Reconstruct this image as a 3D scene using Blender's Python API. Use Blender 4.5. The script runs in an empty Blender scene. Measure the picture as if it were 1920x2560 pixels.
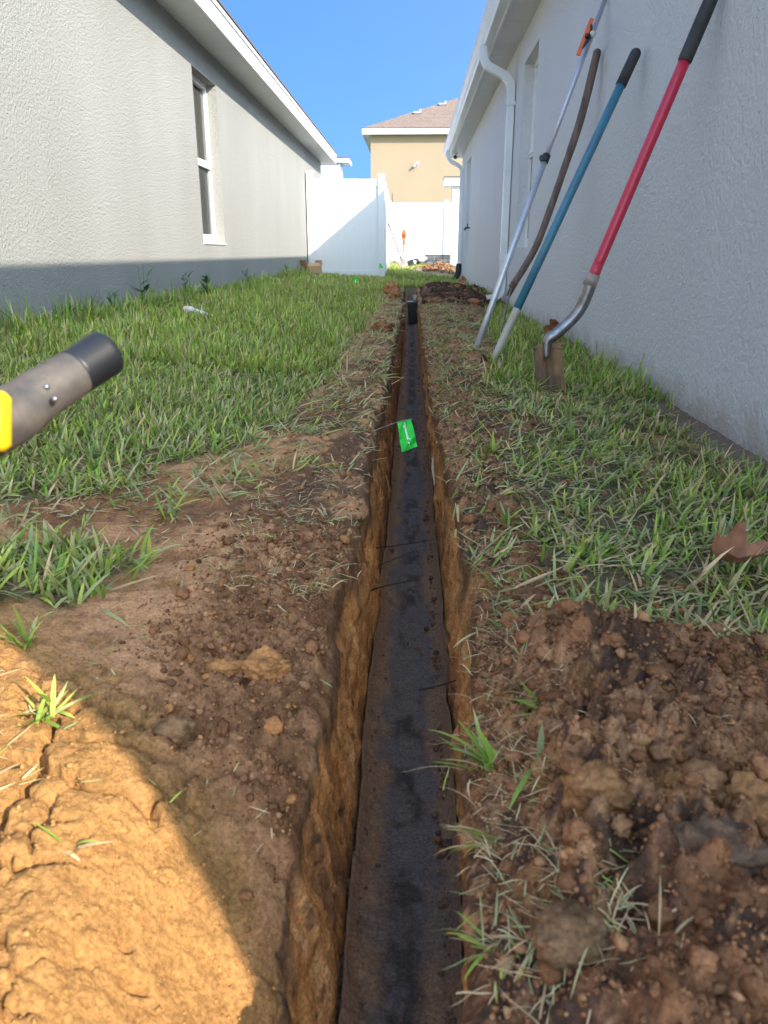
import bpy, math, random
import numpy as np
from mathutils import Vector, Matrix
R = math.radians
rng = np.random.default_rng(7)
random.seed(7)
scene = bpy.context.scene
col = scene.collection

# ------------------------------------------------------------------ camera, sky, sun, exposure
cd = bpy.data.cameras.new('camera')
cam = bpy.data.objects.new('camera', cd); col.objects.link(cam); scene.camera = cam
cd.sensor_fit = 'VERTICAL'; cd.sensor_height = 36; cd.sensor_width = 27; cd.lens = 26.93
cd.clip_start = 0.02; cd.clip_end = 600
cam.location = (0, 0, .5)
# rows of the matrix: camera right, up, back written in world axes
rx = Vector((9.99339956e-01, 3.63270275e-02, 0)); up = Vector((-1.16247750e-02, 3.19792258e-01, 9.47416369e-01)); bk = Vector((3.44168205e-02, -9.46791032e-01, 3.20003474e-01))
m = Matrix((rx, up, bk)).transposed().to_4x4()
cam.rotation_euler = m.to_euler()
cd.dof.use_dof = True; cd.dof.focus_distance = 2.6; cd.dof.aperture_fstop = 11.0

SUN_DIR = Vector((1, -.9, .793)).normalized()
elev = math.asin(SUN_DIR.z); azim = math.atan2(SUN_DIR.x, SUN_DIR.y)
world = bpy.data.worlds.new('World'); scene.world = world; world.use_nodes = True
wn = world.node_tree.nodes; wl = world.node_tree.links
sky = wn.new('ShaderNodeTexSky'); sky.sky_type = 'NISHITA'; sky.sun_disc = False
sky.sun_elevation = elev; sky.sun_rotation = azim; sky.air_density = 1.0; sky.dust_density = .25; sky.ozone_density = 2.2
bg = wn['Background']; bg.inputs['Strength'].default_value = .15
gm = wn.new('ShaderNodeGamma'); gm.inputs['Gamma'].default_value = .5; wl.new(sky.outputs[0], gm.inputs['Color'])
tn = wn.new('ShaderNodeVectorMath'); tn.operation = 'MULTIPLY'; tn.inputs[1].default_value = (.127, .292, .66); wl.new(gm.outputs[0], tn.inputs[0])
# added sky glow: brightens and whitens the dome sunwards to lift the shade
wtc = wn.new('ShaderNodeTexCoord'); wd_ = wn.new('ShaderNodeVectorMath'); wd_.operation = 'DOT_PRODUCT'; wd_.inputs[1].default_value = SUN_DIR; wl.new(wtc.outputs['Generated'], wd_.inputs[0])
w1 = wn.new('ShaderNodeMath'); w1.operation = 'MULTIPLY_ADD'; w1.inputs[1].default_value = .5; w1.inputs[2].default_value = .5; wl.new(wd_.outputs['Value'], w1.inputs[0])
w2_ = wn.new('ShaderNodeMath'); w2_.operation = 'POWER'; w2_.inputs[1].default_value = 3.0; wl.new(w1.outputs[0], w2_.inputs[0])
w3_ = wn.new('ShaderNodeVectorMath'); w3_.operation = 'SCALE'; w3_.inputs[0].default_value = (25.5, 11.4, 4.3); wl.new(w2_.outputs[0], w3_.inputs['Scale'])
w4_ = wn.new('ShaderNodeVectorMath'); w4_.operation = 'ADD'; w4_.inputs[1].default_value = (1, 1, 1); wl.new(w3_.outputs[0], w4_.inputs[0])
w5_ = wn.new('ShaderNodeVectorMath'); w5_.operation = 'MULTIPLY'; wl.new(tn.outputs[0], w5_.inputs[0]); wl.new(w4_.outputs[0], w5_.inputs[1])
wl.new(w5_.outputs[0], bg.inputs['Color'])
sd = bpy.data.lights.new('sun', 'SUN'); sun = bpy.data.objects.new('sun', sd); col.objects.link(sun)
sd.energy = 2.0; sd.angle = R(.55); sd.color = (1, .93, .80)
sun.rotation_euler = SUN_DIR.to_track_quat('Z', 'Y').to_euler()
sun.location = (8, -8, 12)
vs = scene.view_settings; vs.view_transform = 'Standard'; vs.look = 'None'; vs.gamma = 1; vs.exposure = 2.27; vs.use_curve_mapping = False
scene.cycles.max_bounces = 10; scene.cycles.diffuse_bounces = 7

# ------------------------------------------------------------------ materials
def new_mat(name):
    mt = bpy.data.materials.new(name); mt.use_nodes = True
    nt = mt.node_tree; return mt, nt, nt.nodes['Principled BSDF'], nt.nodes, nt.links
def noise_node(nt, scale, detail=4, rough=.55, vec=None, obj=True, stretch=None):
    tc = nt.nodes.new('ShaderNodeTexCoord'); src = tc.outputs['Object']
    if stretch:
        mp = nt.nodes.new('ShaderNodeMapping'); mp.inputs['Scale'].default_value = stretch; nt.links.new(src, mp.inputs[0]); src = mp.outputs[0]
    n = nt.nodes.new('ShaderNodeTexNoise'); n.inputs['Scale'].default_value = scale; n.inputs['Detail'].default_value = detail; n.inputs['Roughness'].default_value = rough
    nt.links.new(src, n.inputs['Vector']); return n
def mat(name, c, rough=.6, metal=0, var=.15, vscale=8, bump=0, bscale=60, bdist=.002, c2=None, stretch=None, spec=.5, thr=(.35, .65)):
    mt, nt, b, N, L = new_mat(name)
    n = noise_node(nt, vscale, 5, .6, stretch=stretch)
    r = N.new('ShaderNodeValToRGB'); r.color_ramp.elements[0].position = thr[0]; r.color_ramp.elements[1].position = thr[1]
    lo = c2 if c2 else tuple(x * (1 - var) for x in c); hi = c if c2 else tuple(min(1, x * (1 + var * .5)) for x in c)
    r.color_ramp.elements[0].color = (*lo, 1); r.color_ramp.elements[1].color = (*hi, 1)
    L.new(n.outputs['Fac'], r.inputs[0]); L.new(r.outputs[0], b.inputs['Base Color'])
    b.inputs['Roughness'].default_value = rough; b.inputs['Metallic'].default_value = metal; b.inputs['Specular IOR Level'].default_value = spec
    if bump:
        n2 = noise_node(nt, bscale, 5, .6); bp = N.new('ShaderNodeBump'); bp.inputs['Strength'].default_value = bump; bp.inputs['Distance'].default_value = bdist
        L.new(n2.outputs['Fac'], bp.inputs['Height']); L.new(bp.outputs[0], b.inputs['Normal'])
    return mt
def stucco(name, c, c2, bd=.006, scale=42, dirt=(.3, .22, .15), patch=False):
    mt, nt, b, N, L = new_mat(name)
    big = noise_node(nt, .9, 6, .6, stretch=(1, 1, .35))
    r = N.new('ShaderNodeValToRGB'); r.color_ramp.elements[0].position = .35; r.color_ramp.elements[1].position = .68
    r.color_ramp.elements[0].color = (*c2, 1); r.color_ramp.elements[1].color = (*c, 1); L.new(big.outputs['Fac'], r.inputs[0])
    fine = noise_node(nt, 90, 3, .7)
    mx = N.new('ShaderNodeMixRGB'); mx.blend_type = 'MULTIPLY'; mx.inputs[0].default_value = .38; L.new(r.outputs[0], mx.inputs[1])
    fr = N.new('ShaderNodeValToRGB'); fr.color_ramp.elements[0].position = .3; fr.color_ramp.elements[1].position = .6; fr.color_ramp.elements[0].color = (.74, .74, .74, 1)
    L.new(fine.outputs['Fac'], fr.inputs[0]); L.new(fr.outputs[0], mx.inputs[2])
    # splash dirt just above the soil
    tc = N.new('ShaderNodeTexCoord'); sp = N.new('ShaderNodeSeparateXYZ'); L.new(tc.outputs['Object'], sp.inputs[0])
    dn = noise_node(nt, 7, 6, .7)
    ma = N.new('ShaderNodeMath'); ma.operation = 'MULTIPLY_ADD'; L.new(dn.outputs['Fac'], ma.inputs[0]); ma.inputs[1].default_value = -.30; L.new(sp.outputs['Z'], ma.inputs[2])
    mr = N.new('ShaderNodeMapRange'); mr.inputs['From Min'].default_value = -.06; mr.inputs['From Max'].default_value = -.20; L.new(ma.outputs[0], mr.inputs['Value'])
    mr.inputs['To Max'].default_value = .8
    m2 = N.new('ShaderNodeMixRGB'); L.new(mr.outputs[0], m2.inputs[0]); L.new(mx.outputs[0], m2.inputs[1]); m2.inputs[2].default_value = (*dirt, 1)
    out = m2.outputs[0]
    if patch:   # flaked bare render near the foundation
        vv = N.new('ShaderNodeVectorMath'); vv.operation = 'DISTANCE'; vv.inputs[1].default_value = (1.0, 2.42, -.03)
        mp = N.new('ShaderNodeMapping'); mp.inputs['Scale'].default_value = (1, 1, 1.0); L.new(tc.outputs['Object'], mp.inputs[0]); L.new(mp.outputs[0], vv.inputs[0])
        n3 = noise_node(nt, 22, 8, .8)
        a = N.new('ShaderNodeMath'); a.operation = 'MULTIPLY_ADD'; L.new(n3.outputs['Fac'], a.inputs[0]); a.inputs[1].default_value = .50; L.new(vv.outputs['Value'], a.inputs[2])
        rr = N.new('ShaderNodeMapRange'); rr.inputs['From Min'].default_value = .415; rr.inputs['From Max'].default_value = .385; L.new(a.outputs[0], rr.inputs['Value']); rr.inputs['To Max'].default_value = .75
        m3 = N.new('ShaderNodeMixRGB'); L.new(rr.outputs[0], m3.inputs[0]); L.new(out, m3.inputs[1]); m3.inputs[2].default_value = (.52, .42, .37, 1); out = m3.outputs[0]
    L.new(out, b.inputs['Base Color'])
    b.inputs['Roughness'].default_value = .92; b.inputs['Specular IOR Level'].default_value = .2
    n2 = noise_node(nt, scale, 6, .68); rp = N.new('ShaderNodeValToRGB'); rp.color_ramp.elements[0].position = .30; rp.color_ramp.elements[1].position = .72
    L.new(n2.outputs['Fac'], rp.inputs[0]); bp = N.new('ShaderNodeBump'); bp.inputs['Strength'].default_value = .75; bp.inputs['Distance'].default_value = bd
    L.new(rp.outputs[0], bp.inputs['Height']); L.new(bp.outputs[0], b.inputs['Normal']); return mt
def attr_mat(name, rough=.9, bump=0, bscale=300, bdist=.001, vary=.3, vscale=160, transl=0, spec=.3):
    mt, nt, b, N, L = new_mat(name)
    at = N.new('ShaderNodeAttribute'); at.attribute_name = 'Col'; out = at.outputs['Color']
    if vary:
        n = noise_node(nt, vscale, 4, .7); mr = N.new('ShaderNodeMapRange'); mr.inputs['From Min'].default_value = .3; mr.inputs['From Max'].default_value = .7
        mr.inputs['To Min'].default_value = 1 - vary; mr.inputs['To Max'].default_value = 1 + vary; L.new(n.outputs['Fac'], mr.inputs['Value'])
        mx = N.new('ShaderNodeVectorMath'); mx.operation = 'SCALE'; L.new(out, mx.inputs[0]); L.new(mr.outputs[0], mx.inputs['Scale']); out = mx.outputs[0]
    L.new(out, b.inputs['Base Color']); b.inputs['Roughness'].default_value = rough; b.inputs['Specular IOR Level'].default_value = spec
    if bump:
        n2 = noise_node(nt, bscale, 6, .7); bp = N.new('ShaderNodeBump'); bp.inputs['Strength'].default_value = bump; bp.inputs['Distance'].default_value = bdist
        L.new(n2.outputs['Fac'], bp.inputs['Height']); L.new(bp.outputs[0], b.inputs['Normal'])
    if transl:
        tr = N.new('ShaderNodeBsdfTranslucent'); L.new(out, tr.inputs['Color']); ms = N.new('ShaderNodeMixShader'); ms.inputs[0].default_value = transl
        L.new(b.outputs[0], ms.inputs[1]); L.new(tr.outputs[0], ms.inputs[2]); L.new(ms.outputs[0], N['Material Output'].inputs['Surface'])
    return mt
M = {}
M['left_stucco'] = stucco('left_stucco', (.375, .36, .335), (.335, .325, .30), bd=.014, scale=55, dirt=(.22, .18, .14))
M['right_stucco'] = stucco('right_stucco', (.93, .92, .90), (.89, .88, .87), bd=.028, scale=46, dirt=(.55, .46, .38), patch=True)
M['tan_stucco'] = stucco('tan_stucco', (.32, .245, .165), (.30, .23, .155), bd=.003, scale=20, dirt=(.4, .32, .22))
M['white_stucco'] = stucco('white_stucco', (.72, .72, .70), (.68, .68, .67), bd=.003, scale=30)
M['white_trim'] = mat('white_trim', (.78, .78, .77), .45, var=.08, vscale=1.6, c2=(.66, .65, .62), thr=(.25, .55))
M['soffit'] = mat('soffit', (.66, .665, .65), .5, var=.05, vscale=2)
M['gutter'] = mat('gutter', (.78, .79, .79), .35, var=.06, vscale=2.5, c2=(.7, .71, .71))
M['vinyl'] = mat('vinyl', (.70, .70, .71), .4, var=.05, vscale=1.2)
M['shingle_dark'] = mat('shingle_dark', (.13, .11, .10), .95, var=.4, vscale=30, bump=.5, bscale=80, bdist=.004)
M['shingle_brown'] = mat('shingle_brown', (.235, .165, .13), .95, c2=(.15, .105, .085), vscale=9, bump=.5, bscale=60, bdist=.01, stretch=(1, 1, 3))
M['window_frame'] = mat('window_frame', (.78, .78, .76), .4, var=.05)
M['curtain'] = mat('curtain', (.40, .42, .34), .9, var=.2, vscale=5)
M['blind'] = mat('blind', (.20, .21, .21), .6, var=.1)
M['interior'] = mat('interior', (.05, .05, .05), .9)
def glass_mat():
    mt, nt, b, N, L = new_mat('window_glass'); tr = N.new('ShaderNodeBsdfTransparent'); tr.inputs[0].default_value = (.75, .8, .78, 1)
    gl = N.new('ShaderNodeBsdfGlossy'); gl.inputs['Roughness'].default_value = .01; fr = N.new('ShaderNodeFresnel'); fr.inputs[0].default_value = 1.5
    ms = N.new('ShaderNodeMixShader'); L.new(fr.outputs[0], ms.inputs[0]); L.new(tr.outputs[0], ms.inputs[1]); L.new(gl.outputs[0], ms.inputs[2]); L.new(ms.outputs[0], N['Material Output'].inputs[0]); return mt
M['glass'] = glass_mat()
def screen_mat():
    mt, nt, b, N, L = new_mat('insect_screen'); b.inputs['Base Color'].default_value = (.06, .06, .06, 1); tr = N.new('ShaderNodeBsdfTransparent')
    ms = N.new('ShaderNodeMixShader'); ms.inputs[0].default_value = .45; L.new(tr.outputs[0], ms.inputs[1]); L.new(b.outputs[0], ms.inputs[2]); L.new(ms.outputs[0], N['Material Output'].inputs[0]); return mt
M['screen'] = screen_mat()
M['black_plastic'] = mat('black_plastic', (.018, .018, .02), .35, var=.3, vscale=20)
M['black_rubber'] = mat('black_rubber', (.012, .012, .015), .45, var=.3, vscale=30, bump=.3, bscale=200, bdist=.0005)
M['worn_grip'] = mat('worn_grip', (.045, .042, .042), .7, c2=(.022, .022, .024), vscale=25, bump=.3, bscale=150, bdist=.001)
M['steel'] = mat('steel', (.30, .29, .30), .38, .85, c2=(.14, .12, .11), vscale=22, bump=.2, bscale=60, bdist=.001)
M['dusty_steel'] = mat('dusty_steel', (.42, .38, .33), .6, .3, c2=(.27, .22, .17), vscale=18)
M['rusty_steel'] = mat('rusty_steel', (.16, .08, .045), .8, .2, c2=(.08, .05, .035), vscale=26)
M['muddy_blade'] = mat('muddy_blade', (.42, .225, .10), .9, 0, c2=(.15, .095, .065), vscale=9, stretch=(1, 1, .35), bump=.6, bscale=40, bdist=.003, thr=(.42, .58))
M['red_paint'] = mat('red_paint', (.50, .022, .055), .32, 0, c2=(.36, .018, .04), vscale=6, thr=(.2, .5))
M['scuffed_red'] = mat('scuffed_red', (.50, .035, .06), .4, 0, c2=(.45, .25, .22), vscale=40, thr=(.36, .42))
M['blue_paint'] = mat('blue_paint', (.045, .19, .28), .4, 0, c2=(.05, .15, .22), vscale=9)
M['bleached_fibre'] = mat('bleached_fibre', (.52, .48, .43), .7, c2=(.40, .34, .27), vscale=14, stretch=(1, 1, .4))
M['aged_wood'] = mat('aged_wood', (.20, .13, .105), .75, c2=(.09, .06, .05), vscale=14, stretch=(3, 3, .5), bump=.4, bscale=50, bdist=.001)
M['grey_wood'] = mat('grey_wood', (.30, .25, .21), .8, c2=(.19, .155, .13), vscale=14, stretch=(3, 3, .5))
M['aluminium'] = mat('aluminium', (.66, .67, .70), .38, .55, c2=(.52, .53, .57), vscale=5)
M['lilac_tube'] = mat('lilac_tube', (.50, .50, .56), .4, .5, var=.1)
M['orange_plastic'] = mat('orange_plastic', (.72, .12, .03), .45, var=.15)
M['cream_plastic'] = mat('cream_plastic', (.6, .57, .48), .5)
M['pvc'] = mat('pvc', (.74, .71, .68), .4, c2=(.58, .48, .44), vscale=12)
M['cardboard'] = mat('cardboard', (.42, .26, .13), .85, var=.12, vscale=6)
M['cardboard_inside'] = mat('cardboard_inside', (.50, .30, .15), .85, var=.1)
M['paper'] = mat('paper', (.75, .75, .75), .7)
M['purple_ink'] = mat('purple_ink', (.10, .07, .16), .7)
M['flag_green'] = mat('flag_green', (.015, .62, .04), .5, var=.12)
M['flag_print'] = mat('flag_print', (.75, .85, .75), .6)
M['wire'] = mat('wire', (.32, .31, .29), .45, .7)
M['dry_leaf'] = mat('dry_leaf', (.46, .20, .10), .7, c2=(.24, .095, .05), vscale=25, bump=.4, bscale=70, bdist=.001)
M['root'] = mat('root', (.035, .02, .014), .9)
M['pale_root'] = mat('pale_root', (.5, .36, .22), .8)
M['grip_grey'] = mat('grip_grey', (.115, .090, .072), .65, c2=(.045, .040, .038), vscale=26, thr=(.38, .62), bump=.25, bscale=60, bdist=.001)
M['tool_yellow'] = mat('tool_yellow', (.72, .46, .01), .4, var=.08)
M['grey_slab'] = mat('grey_slab', (.33, .31, .29), .9, c2=(.2, .18, .165), vscale=7, bump=.4, bscale=40, bdist=.004)
M['pale_slab'] = mat('pale_slab', (.62, .6, .58), .9, c2=(.45, .4, .38), vscale=7)
M['vent_metal'] = mat('vent_metal', (.5, .5, .52), .4, .6)
M['soil'] = attr_mat('soil', .95, bump=1.0, bscale=190, bdist=.0045, vary=.42, vscale=210, spec=.15)
M['clod'] = attr_mat('clod', .95, bump=.6, bscale=330, bdist=.0016, vary=.32, vscale=260, spec=.12)
M['blade'] = attr_mat('blade', .5, vary=.10, vscale=60, transl=.28, spec=.25)
M['straw'] = attr_mat('straw', .85, vary=.18, vscale=90, transl=.1)
M['outer_lawn'] = mat('outer_lawn', (.09, .12, .04), .95, c2=(.14, .11, .06), vscale=3)

# ------------------------------------------------------------------ object helpers
def tag(o, label=None, cat=None, group=None, kind=None):
    if label: o['label'] = label
    if cat: o['category'] = cat
    if group: o['group'] = group
    if kind: o['kind'] = kind
    return o
def thing(name, label, cat, loc=(0, 0, 0), group=None):
    o = bpy.data.objects.new(name, None); col.objects.link(o); o.location = loc; o.empty_display_size = .05
    return tag(o, label, cat, group)
class MB:
    def __init__(s): s.v = []; s.f = []; s.sm = []
    def add(s, vs, fs, smooth=False):
        n = len(s.v); s.v += [tuple(v) for v in vs]; s.f += [tuple(i + n for i in f) for f in fs]; s.sm += [smooth] * len(fs); return s
    def box(s, a, b, bev=0):
        (x0, y0, z0), (x1, y1, z1) = a, b
        x0, x1 = sorted((x0, x1)); y0, y1 = sorted((y0, y1)); z0, z1 = sorted((z0, z1))
        if bev <= 0:
            return s.add([(x0, y0, z0), (x1, y0, z0), (x1, y1, z0), (x0, y1, z0), (x0, y0, z1), (x1, y0, z1), (x1, y1, z1), (x0, y1, z1)],
                         [(0, 3, 2, 1), (4, 5, 6, 7), (0, 1, 5, 4), (1, 2, 6, 5), (2, 3, 7, 6), (3, 0, 4, 7)])
        import bmesh
        bm = bmesh.new(); bmesh.ops.create_cube(bm, size=1)
        for v in bm.verts: v.co = Vector(((x0 + x1) / 2 + v.co.x * (x1 - x0), (y0 + y1) / 2 + v.co.y * (y1 - y0), (z0 + z1) / 2 + v.co.z * (z1 - z0)))
        bmesh.ops.bevel(bm, geom=bm.edges[:], offset=bev, segments=2, affect='EDGES')
        bm.verts.index_update(); s.add([v.co[:] for v in bm.verts], [[v.index for v in f.verts] for f in bm.faces]); bm.free(); return s
    def tube(s, pts, rad, n=16, cap=True, flat=None, smooth=True, roundcap=False):
        P = [Vector(p) for p in pts]; k = len(P)
        if not hasattr(rad, '__len__'): rad = [rad] * k
        vs = []; nrm = None
        for i in range(k):
            t = (P[min(i + 1, k - 1)] - P[max(i - 1, 0)]).normalized()
            if nrm is None:
                nrm = t.cross(Vector((0, 0, 1)));
                if nrm.length < 1e-3: nrm = Vector((1, 0, 0))
            nrm = (nrm - t * nrm.dot(t)).normalized(); bn = t.cross(nrm)
            fa, fb = flat if flat else (1, 1)
            for j in range(n):
                a = 2 * math.pi * j / n
                vs.append(P[i] + nrm * math.cos(a) * rad[i] * fa + bn * math.sin(a) * rad[i] * fb)
        fs = [(i * n + j, i * n + (j + 1) % n, (i + 1) * n + (j + 1) % n, (i + 1) * n + j) for i in range(k - 1) for j in range(n)]
        if cap: fs += [tuple(range(n))[::-1], tuple((k - 1) * n + j for j in range(n))]
        return s.add(vs, fs, smooth)
    def build(s, name, material, parent=None, loc=None):
        me = bpy.data.meshes.new(name); me.from_pydata(s.v, [], s.f); me.validate()
        me.materials.append(M[material])
        if any(s.sm):
            me.polygons.foreach_set('use_smooth', s.sm[:len(me.polygons)] if len(s.sm) >= len(me.polygons) else [False] * len(me.polygons))
        o = bpy.data.objects.new(name, me); col.objects.link(o)
        if parent is not None:
            o.parent = parent; base = Vector((0, 0, 0)); q = parent
            while q is not None: base += Vector(q.location); q = q.parent
            me.transform(Matrix.Translation(-base))   # mesh data are given in world coordinates
        elif loc is not None:
            me.transform(Matrix.Translation(-Vector(loc))); o.location = loc
        me.update(); return o
def tube_round(pts, r, n=16, ends=True):
    """points with hemispherical ends"""
    P = [Vector(p) for p in pts]; out = []; rad = []
    d0 = (P[0] - P[1]).normalized(); d1 = (P[-1] - P[-2]).normalized()
    r0 = r[0] if hasattr(r, '__len__') else r; r1 = r[-1] if hasattr(r, '__len__') else r
    rr = list(r) if hasattr(r, '__len__') else [r] * len(P)
    for a in (80, 60, 40, 20): out.append(P[0] + d0 * (r0 * (math.sin(R(a)) - 1))); rad.append(r0 * math.cos(R(a)))
    P[0] = P[0] - d0 * r0
    for p, q in zip(P[:-1], rr[:-1]): out.append(p); rad.append(q)
    out.append(P[-1] - d1 * r1); rad.append(r1)
    for a in (20, 40, 60, 80): out.append(P[-1] + d1 * (r1 * (math.sin(R(a)) - 1))); rad.append(r1 * math.cos(R(a)))
    # first section: order from tip inwards
    first = out[:4]; fr = rad[:4]
    return first + out[4:], fr + rad[4:]
def smooth_path(pts, n=8):
    P = [Vector(p) for p in pts]; out = []
    for i in range(len(P) - 1):
        p0 = P[max(i - 1, 0)]; p1 = P[i]; p2 = P[i + 1]; p3 = P[min(i + 2, len(P) - 1)]
        for j in range(n):
            t = j / n; out.append(.5 * ((2 * p1) + (-p0 + p2) * t + (2 * p0 - 5 * p1 + 4 * p2 - p3) * t * t + (-p0 + 3 * p1 - 3 * p2 + p3) * t ** 3))
    out.append(P[-1]); return out
def np_mesh(name, V, Fc, C=None, material='soil', smooth=False):
    """V (n,3), Fc (m,k) faces of k corners, C (n,3) colours"""
    me = bpy.data.meshes.new(name); k = Fc.shape[1]
    me.vertices.add(len(V)); me.vertices.foreach_set('co', np.ascontiguousarray(V, np.float32).ravel())
    me.loops.add(Fc.size); me.loops.foreach_set('vertex_index', np.ascontiguousarray(Fc, np.int32).ravel())
    me.polygons.add(len(Fc)); me.polygons.foreach_set('loop_start', np.arange(0, Fc.size, k, dtype=np.int32)); me.polygons.foreach_set('loop_total', np.full(len(Fc), k, np.int32))
    if smooth: me.polygons.foreach_set('use_smooth', np.ones(len(Fc), bool))
    me.update(calc_edges=True)
    if C is not None:
        a = me.color_attributes.new('Col', 'FLOAT_COLOR', 'POINT'); cc = np.ones((len(V), 4), np.float32); cc[:, :3] = np.clip(C, .003, .9); a.data.foreach_set('color', cc.ravel())
    me.materials.append(M[material]); o = bpy.data.objects.new(name, me); col.objects.link(o); return o

# ------------------------------------------------------------------ numpy noise
def _h(ix, iy, seed):
    h = (ix.astype(np.int64) * 374761393 + iy.astype(np.int64) * 668265263 + seed * 1442695041) & 0xffffffff
    h = ((h ^ (h >> 13)) * 1274126177) & 0xffffffff; h = ((h ^ (h >> 16)) * 2246822519) & 0xffffffff
    return ((h ^ (h >> 15)) & 0xffffff) / float(0xffffff)
def vn(x, y, seed=0):
    ix = np.floor(x); iy = np.floor(y); fx = x - ix; fy = y - iy; ux = fx * fx * (3 - 2 * fx); uy = fy * fy * (3 - 2 * fy)
    a = _h(ix, iy, seed); b = _h(ix + 1, iy, seed); c = _h(ix, iy + 1, seed); d = _h(ix + 1, iy + 1, seed)
    return ((a + (b - a) * ux) * (1 - uy) + (c + (d - c) * ux) * uy) * 2 - 1
def fbm(x, y, f, octs=4, seed=0, gain=.55):
    x = np.asarray(x, float); y = np.asarray(y, float); s = 0; a = 1; t = 0
    for i in range(octs):
        ca, sa = math.cos(.7 * i), math.sin(.7 * i)
        s = s + a * vn((x * ca - y * sa) * f + 17.3 * i, (x * sa + y * ca) * f - 9.1 * i, seed + i * 31); t += a; a *= gain; f *= 2.07
    return s / t
def worley(x, y, f, seed=0):
    x = np.asarray(x) * f; y = np.asarray(y) * f; ix = np.floor(x); iy = np.floor(y); f1 = np.full(x.shape, 9.); f2 = np.full(x.shape, 9.)
    for dx in (-1, 0, 1):
        for dy in (-1, 0, 1):
            cx = ix + dx; cy = iy + dy; px = cx + _h(cx, cy, seed); py = cy + _h(cx, cy, seed + 77)
            d = np.sqrt((px - x) ** 2 + (py - y) ** 2); f2 = np.where(d < f1, f1, np.minimum(f2, d)); f1 = np.minimum(f1, d)
    return f1, f2
def ss(a, b, x): t = np.clip((x - a) / (b - a), 0, 1); return t * t * (3 - 2 * t)
def mixc(c0, c1, t): return c0 * (1 - t[..., None]) + np.asarray(c1) * t[..., None]

# ------------------------------------------------------------------ terrain functions (shared by the ground, the grass and everything that stands on it)
def lipL(y): return -.105 - .014 * ss(.95, .6, y) - .018 * ss(6, 10, y) + .014 * fbm(y, y * 0, 5, 3, 5) + .013 * fbm(y, y * 0, 26, 4, 8, .65) - .02 * np.exp(-((y - 1.05) / .12) ** 2)
def lipR(y): return np.interp(y, [.3, .45, .6, .8, 1.0, 1.4, 2, 3, 8, 12], [.045, .05, .06, .085, .110, .105, .09, .075, .06, .06]) + .012 * fbm(y, y * 0 + 5, 6, 3, 15) + .011 * fbm(y, y * 0 + 2, 30, 4, 18, .65)
def depth(y): return .35 * ss(-1.45, -1.2, y) * (1 - ss(12.35, 12.5, y))
GL = ([1.2, 1.41, 1.47, 1.61, 2.05, 2.43, 4.15, 6.75, 12.5], [-1.2, -.84, -.72, -.58, -.46, -.36, -.38, -.37, -.42])
def grassL(x, y):       # 1 in the lawn on the left, 0 on bare soil
    b = np.interp(y, *GL) + .09 * fbm(x, y, 6, 3, 3)
    g = ss(.05, -.10, x - b)
    cl = np.exp(-(((x + .66) / .24) ** 2 + ((y - 1.10) / .19) ** 2) * 1.3)
    g = np.maximum(g, ss(.35, .6, cl + .25 * fbm(x, y, 12, 2, 9)))
    g = g * (1 - ss(.45, .25, np.sqrt(((x + .55) / 1.3) ** 2 + ((y - 1.72) / .8) ** 2) * 2.6 + .25 * fbm(x, y, 14, 2, 4)) * .9)
    return np.where(y > 12.2, np.maximum(g, ss(-.35, .1, fbm(x, y, 1.2, 3, 44))), g)
def grassR(x, y):
    n = fbm(x, y, 7, 3, 23)
    edge = np.interp(y, [.86, 1.0, 1.3, 2, 2.8, 4, 6, 8.3, 12], [.20, .17, .17, .19, .27, .42, .55, .75, .62])
    g = ss(-.03, .10, x - edge + .07 * n) * ss(.84, .98, y + .05 * n)
    g = g * (1 - ss(.86, .95, x + .05 * n) * ss(3.4, 2.6, y))
    pile = ss(8.0, 8.6, y) * ss(11.6, 11.0, y) * ss(.95, .85, x)
    g = g * (1 - .85 * pile)
    hole = ss(.05, .30, fbm(x, y, 5.5, 3, 61)); g = g * (1 - .9 * hole * ss(4.2, 2.0, y))
    return np.where(y > 12.2, ss(-.2, .25, fbm(x, y, .9, 3, 44) + .3 - .45 * ss(17, 19, y) * ss(-.2, .3, x)), g)
def litcrust(x, y): return ss(-.08, .10, (.45 - .9 * x) - y + .05)
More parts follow.
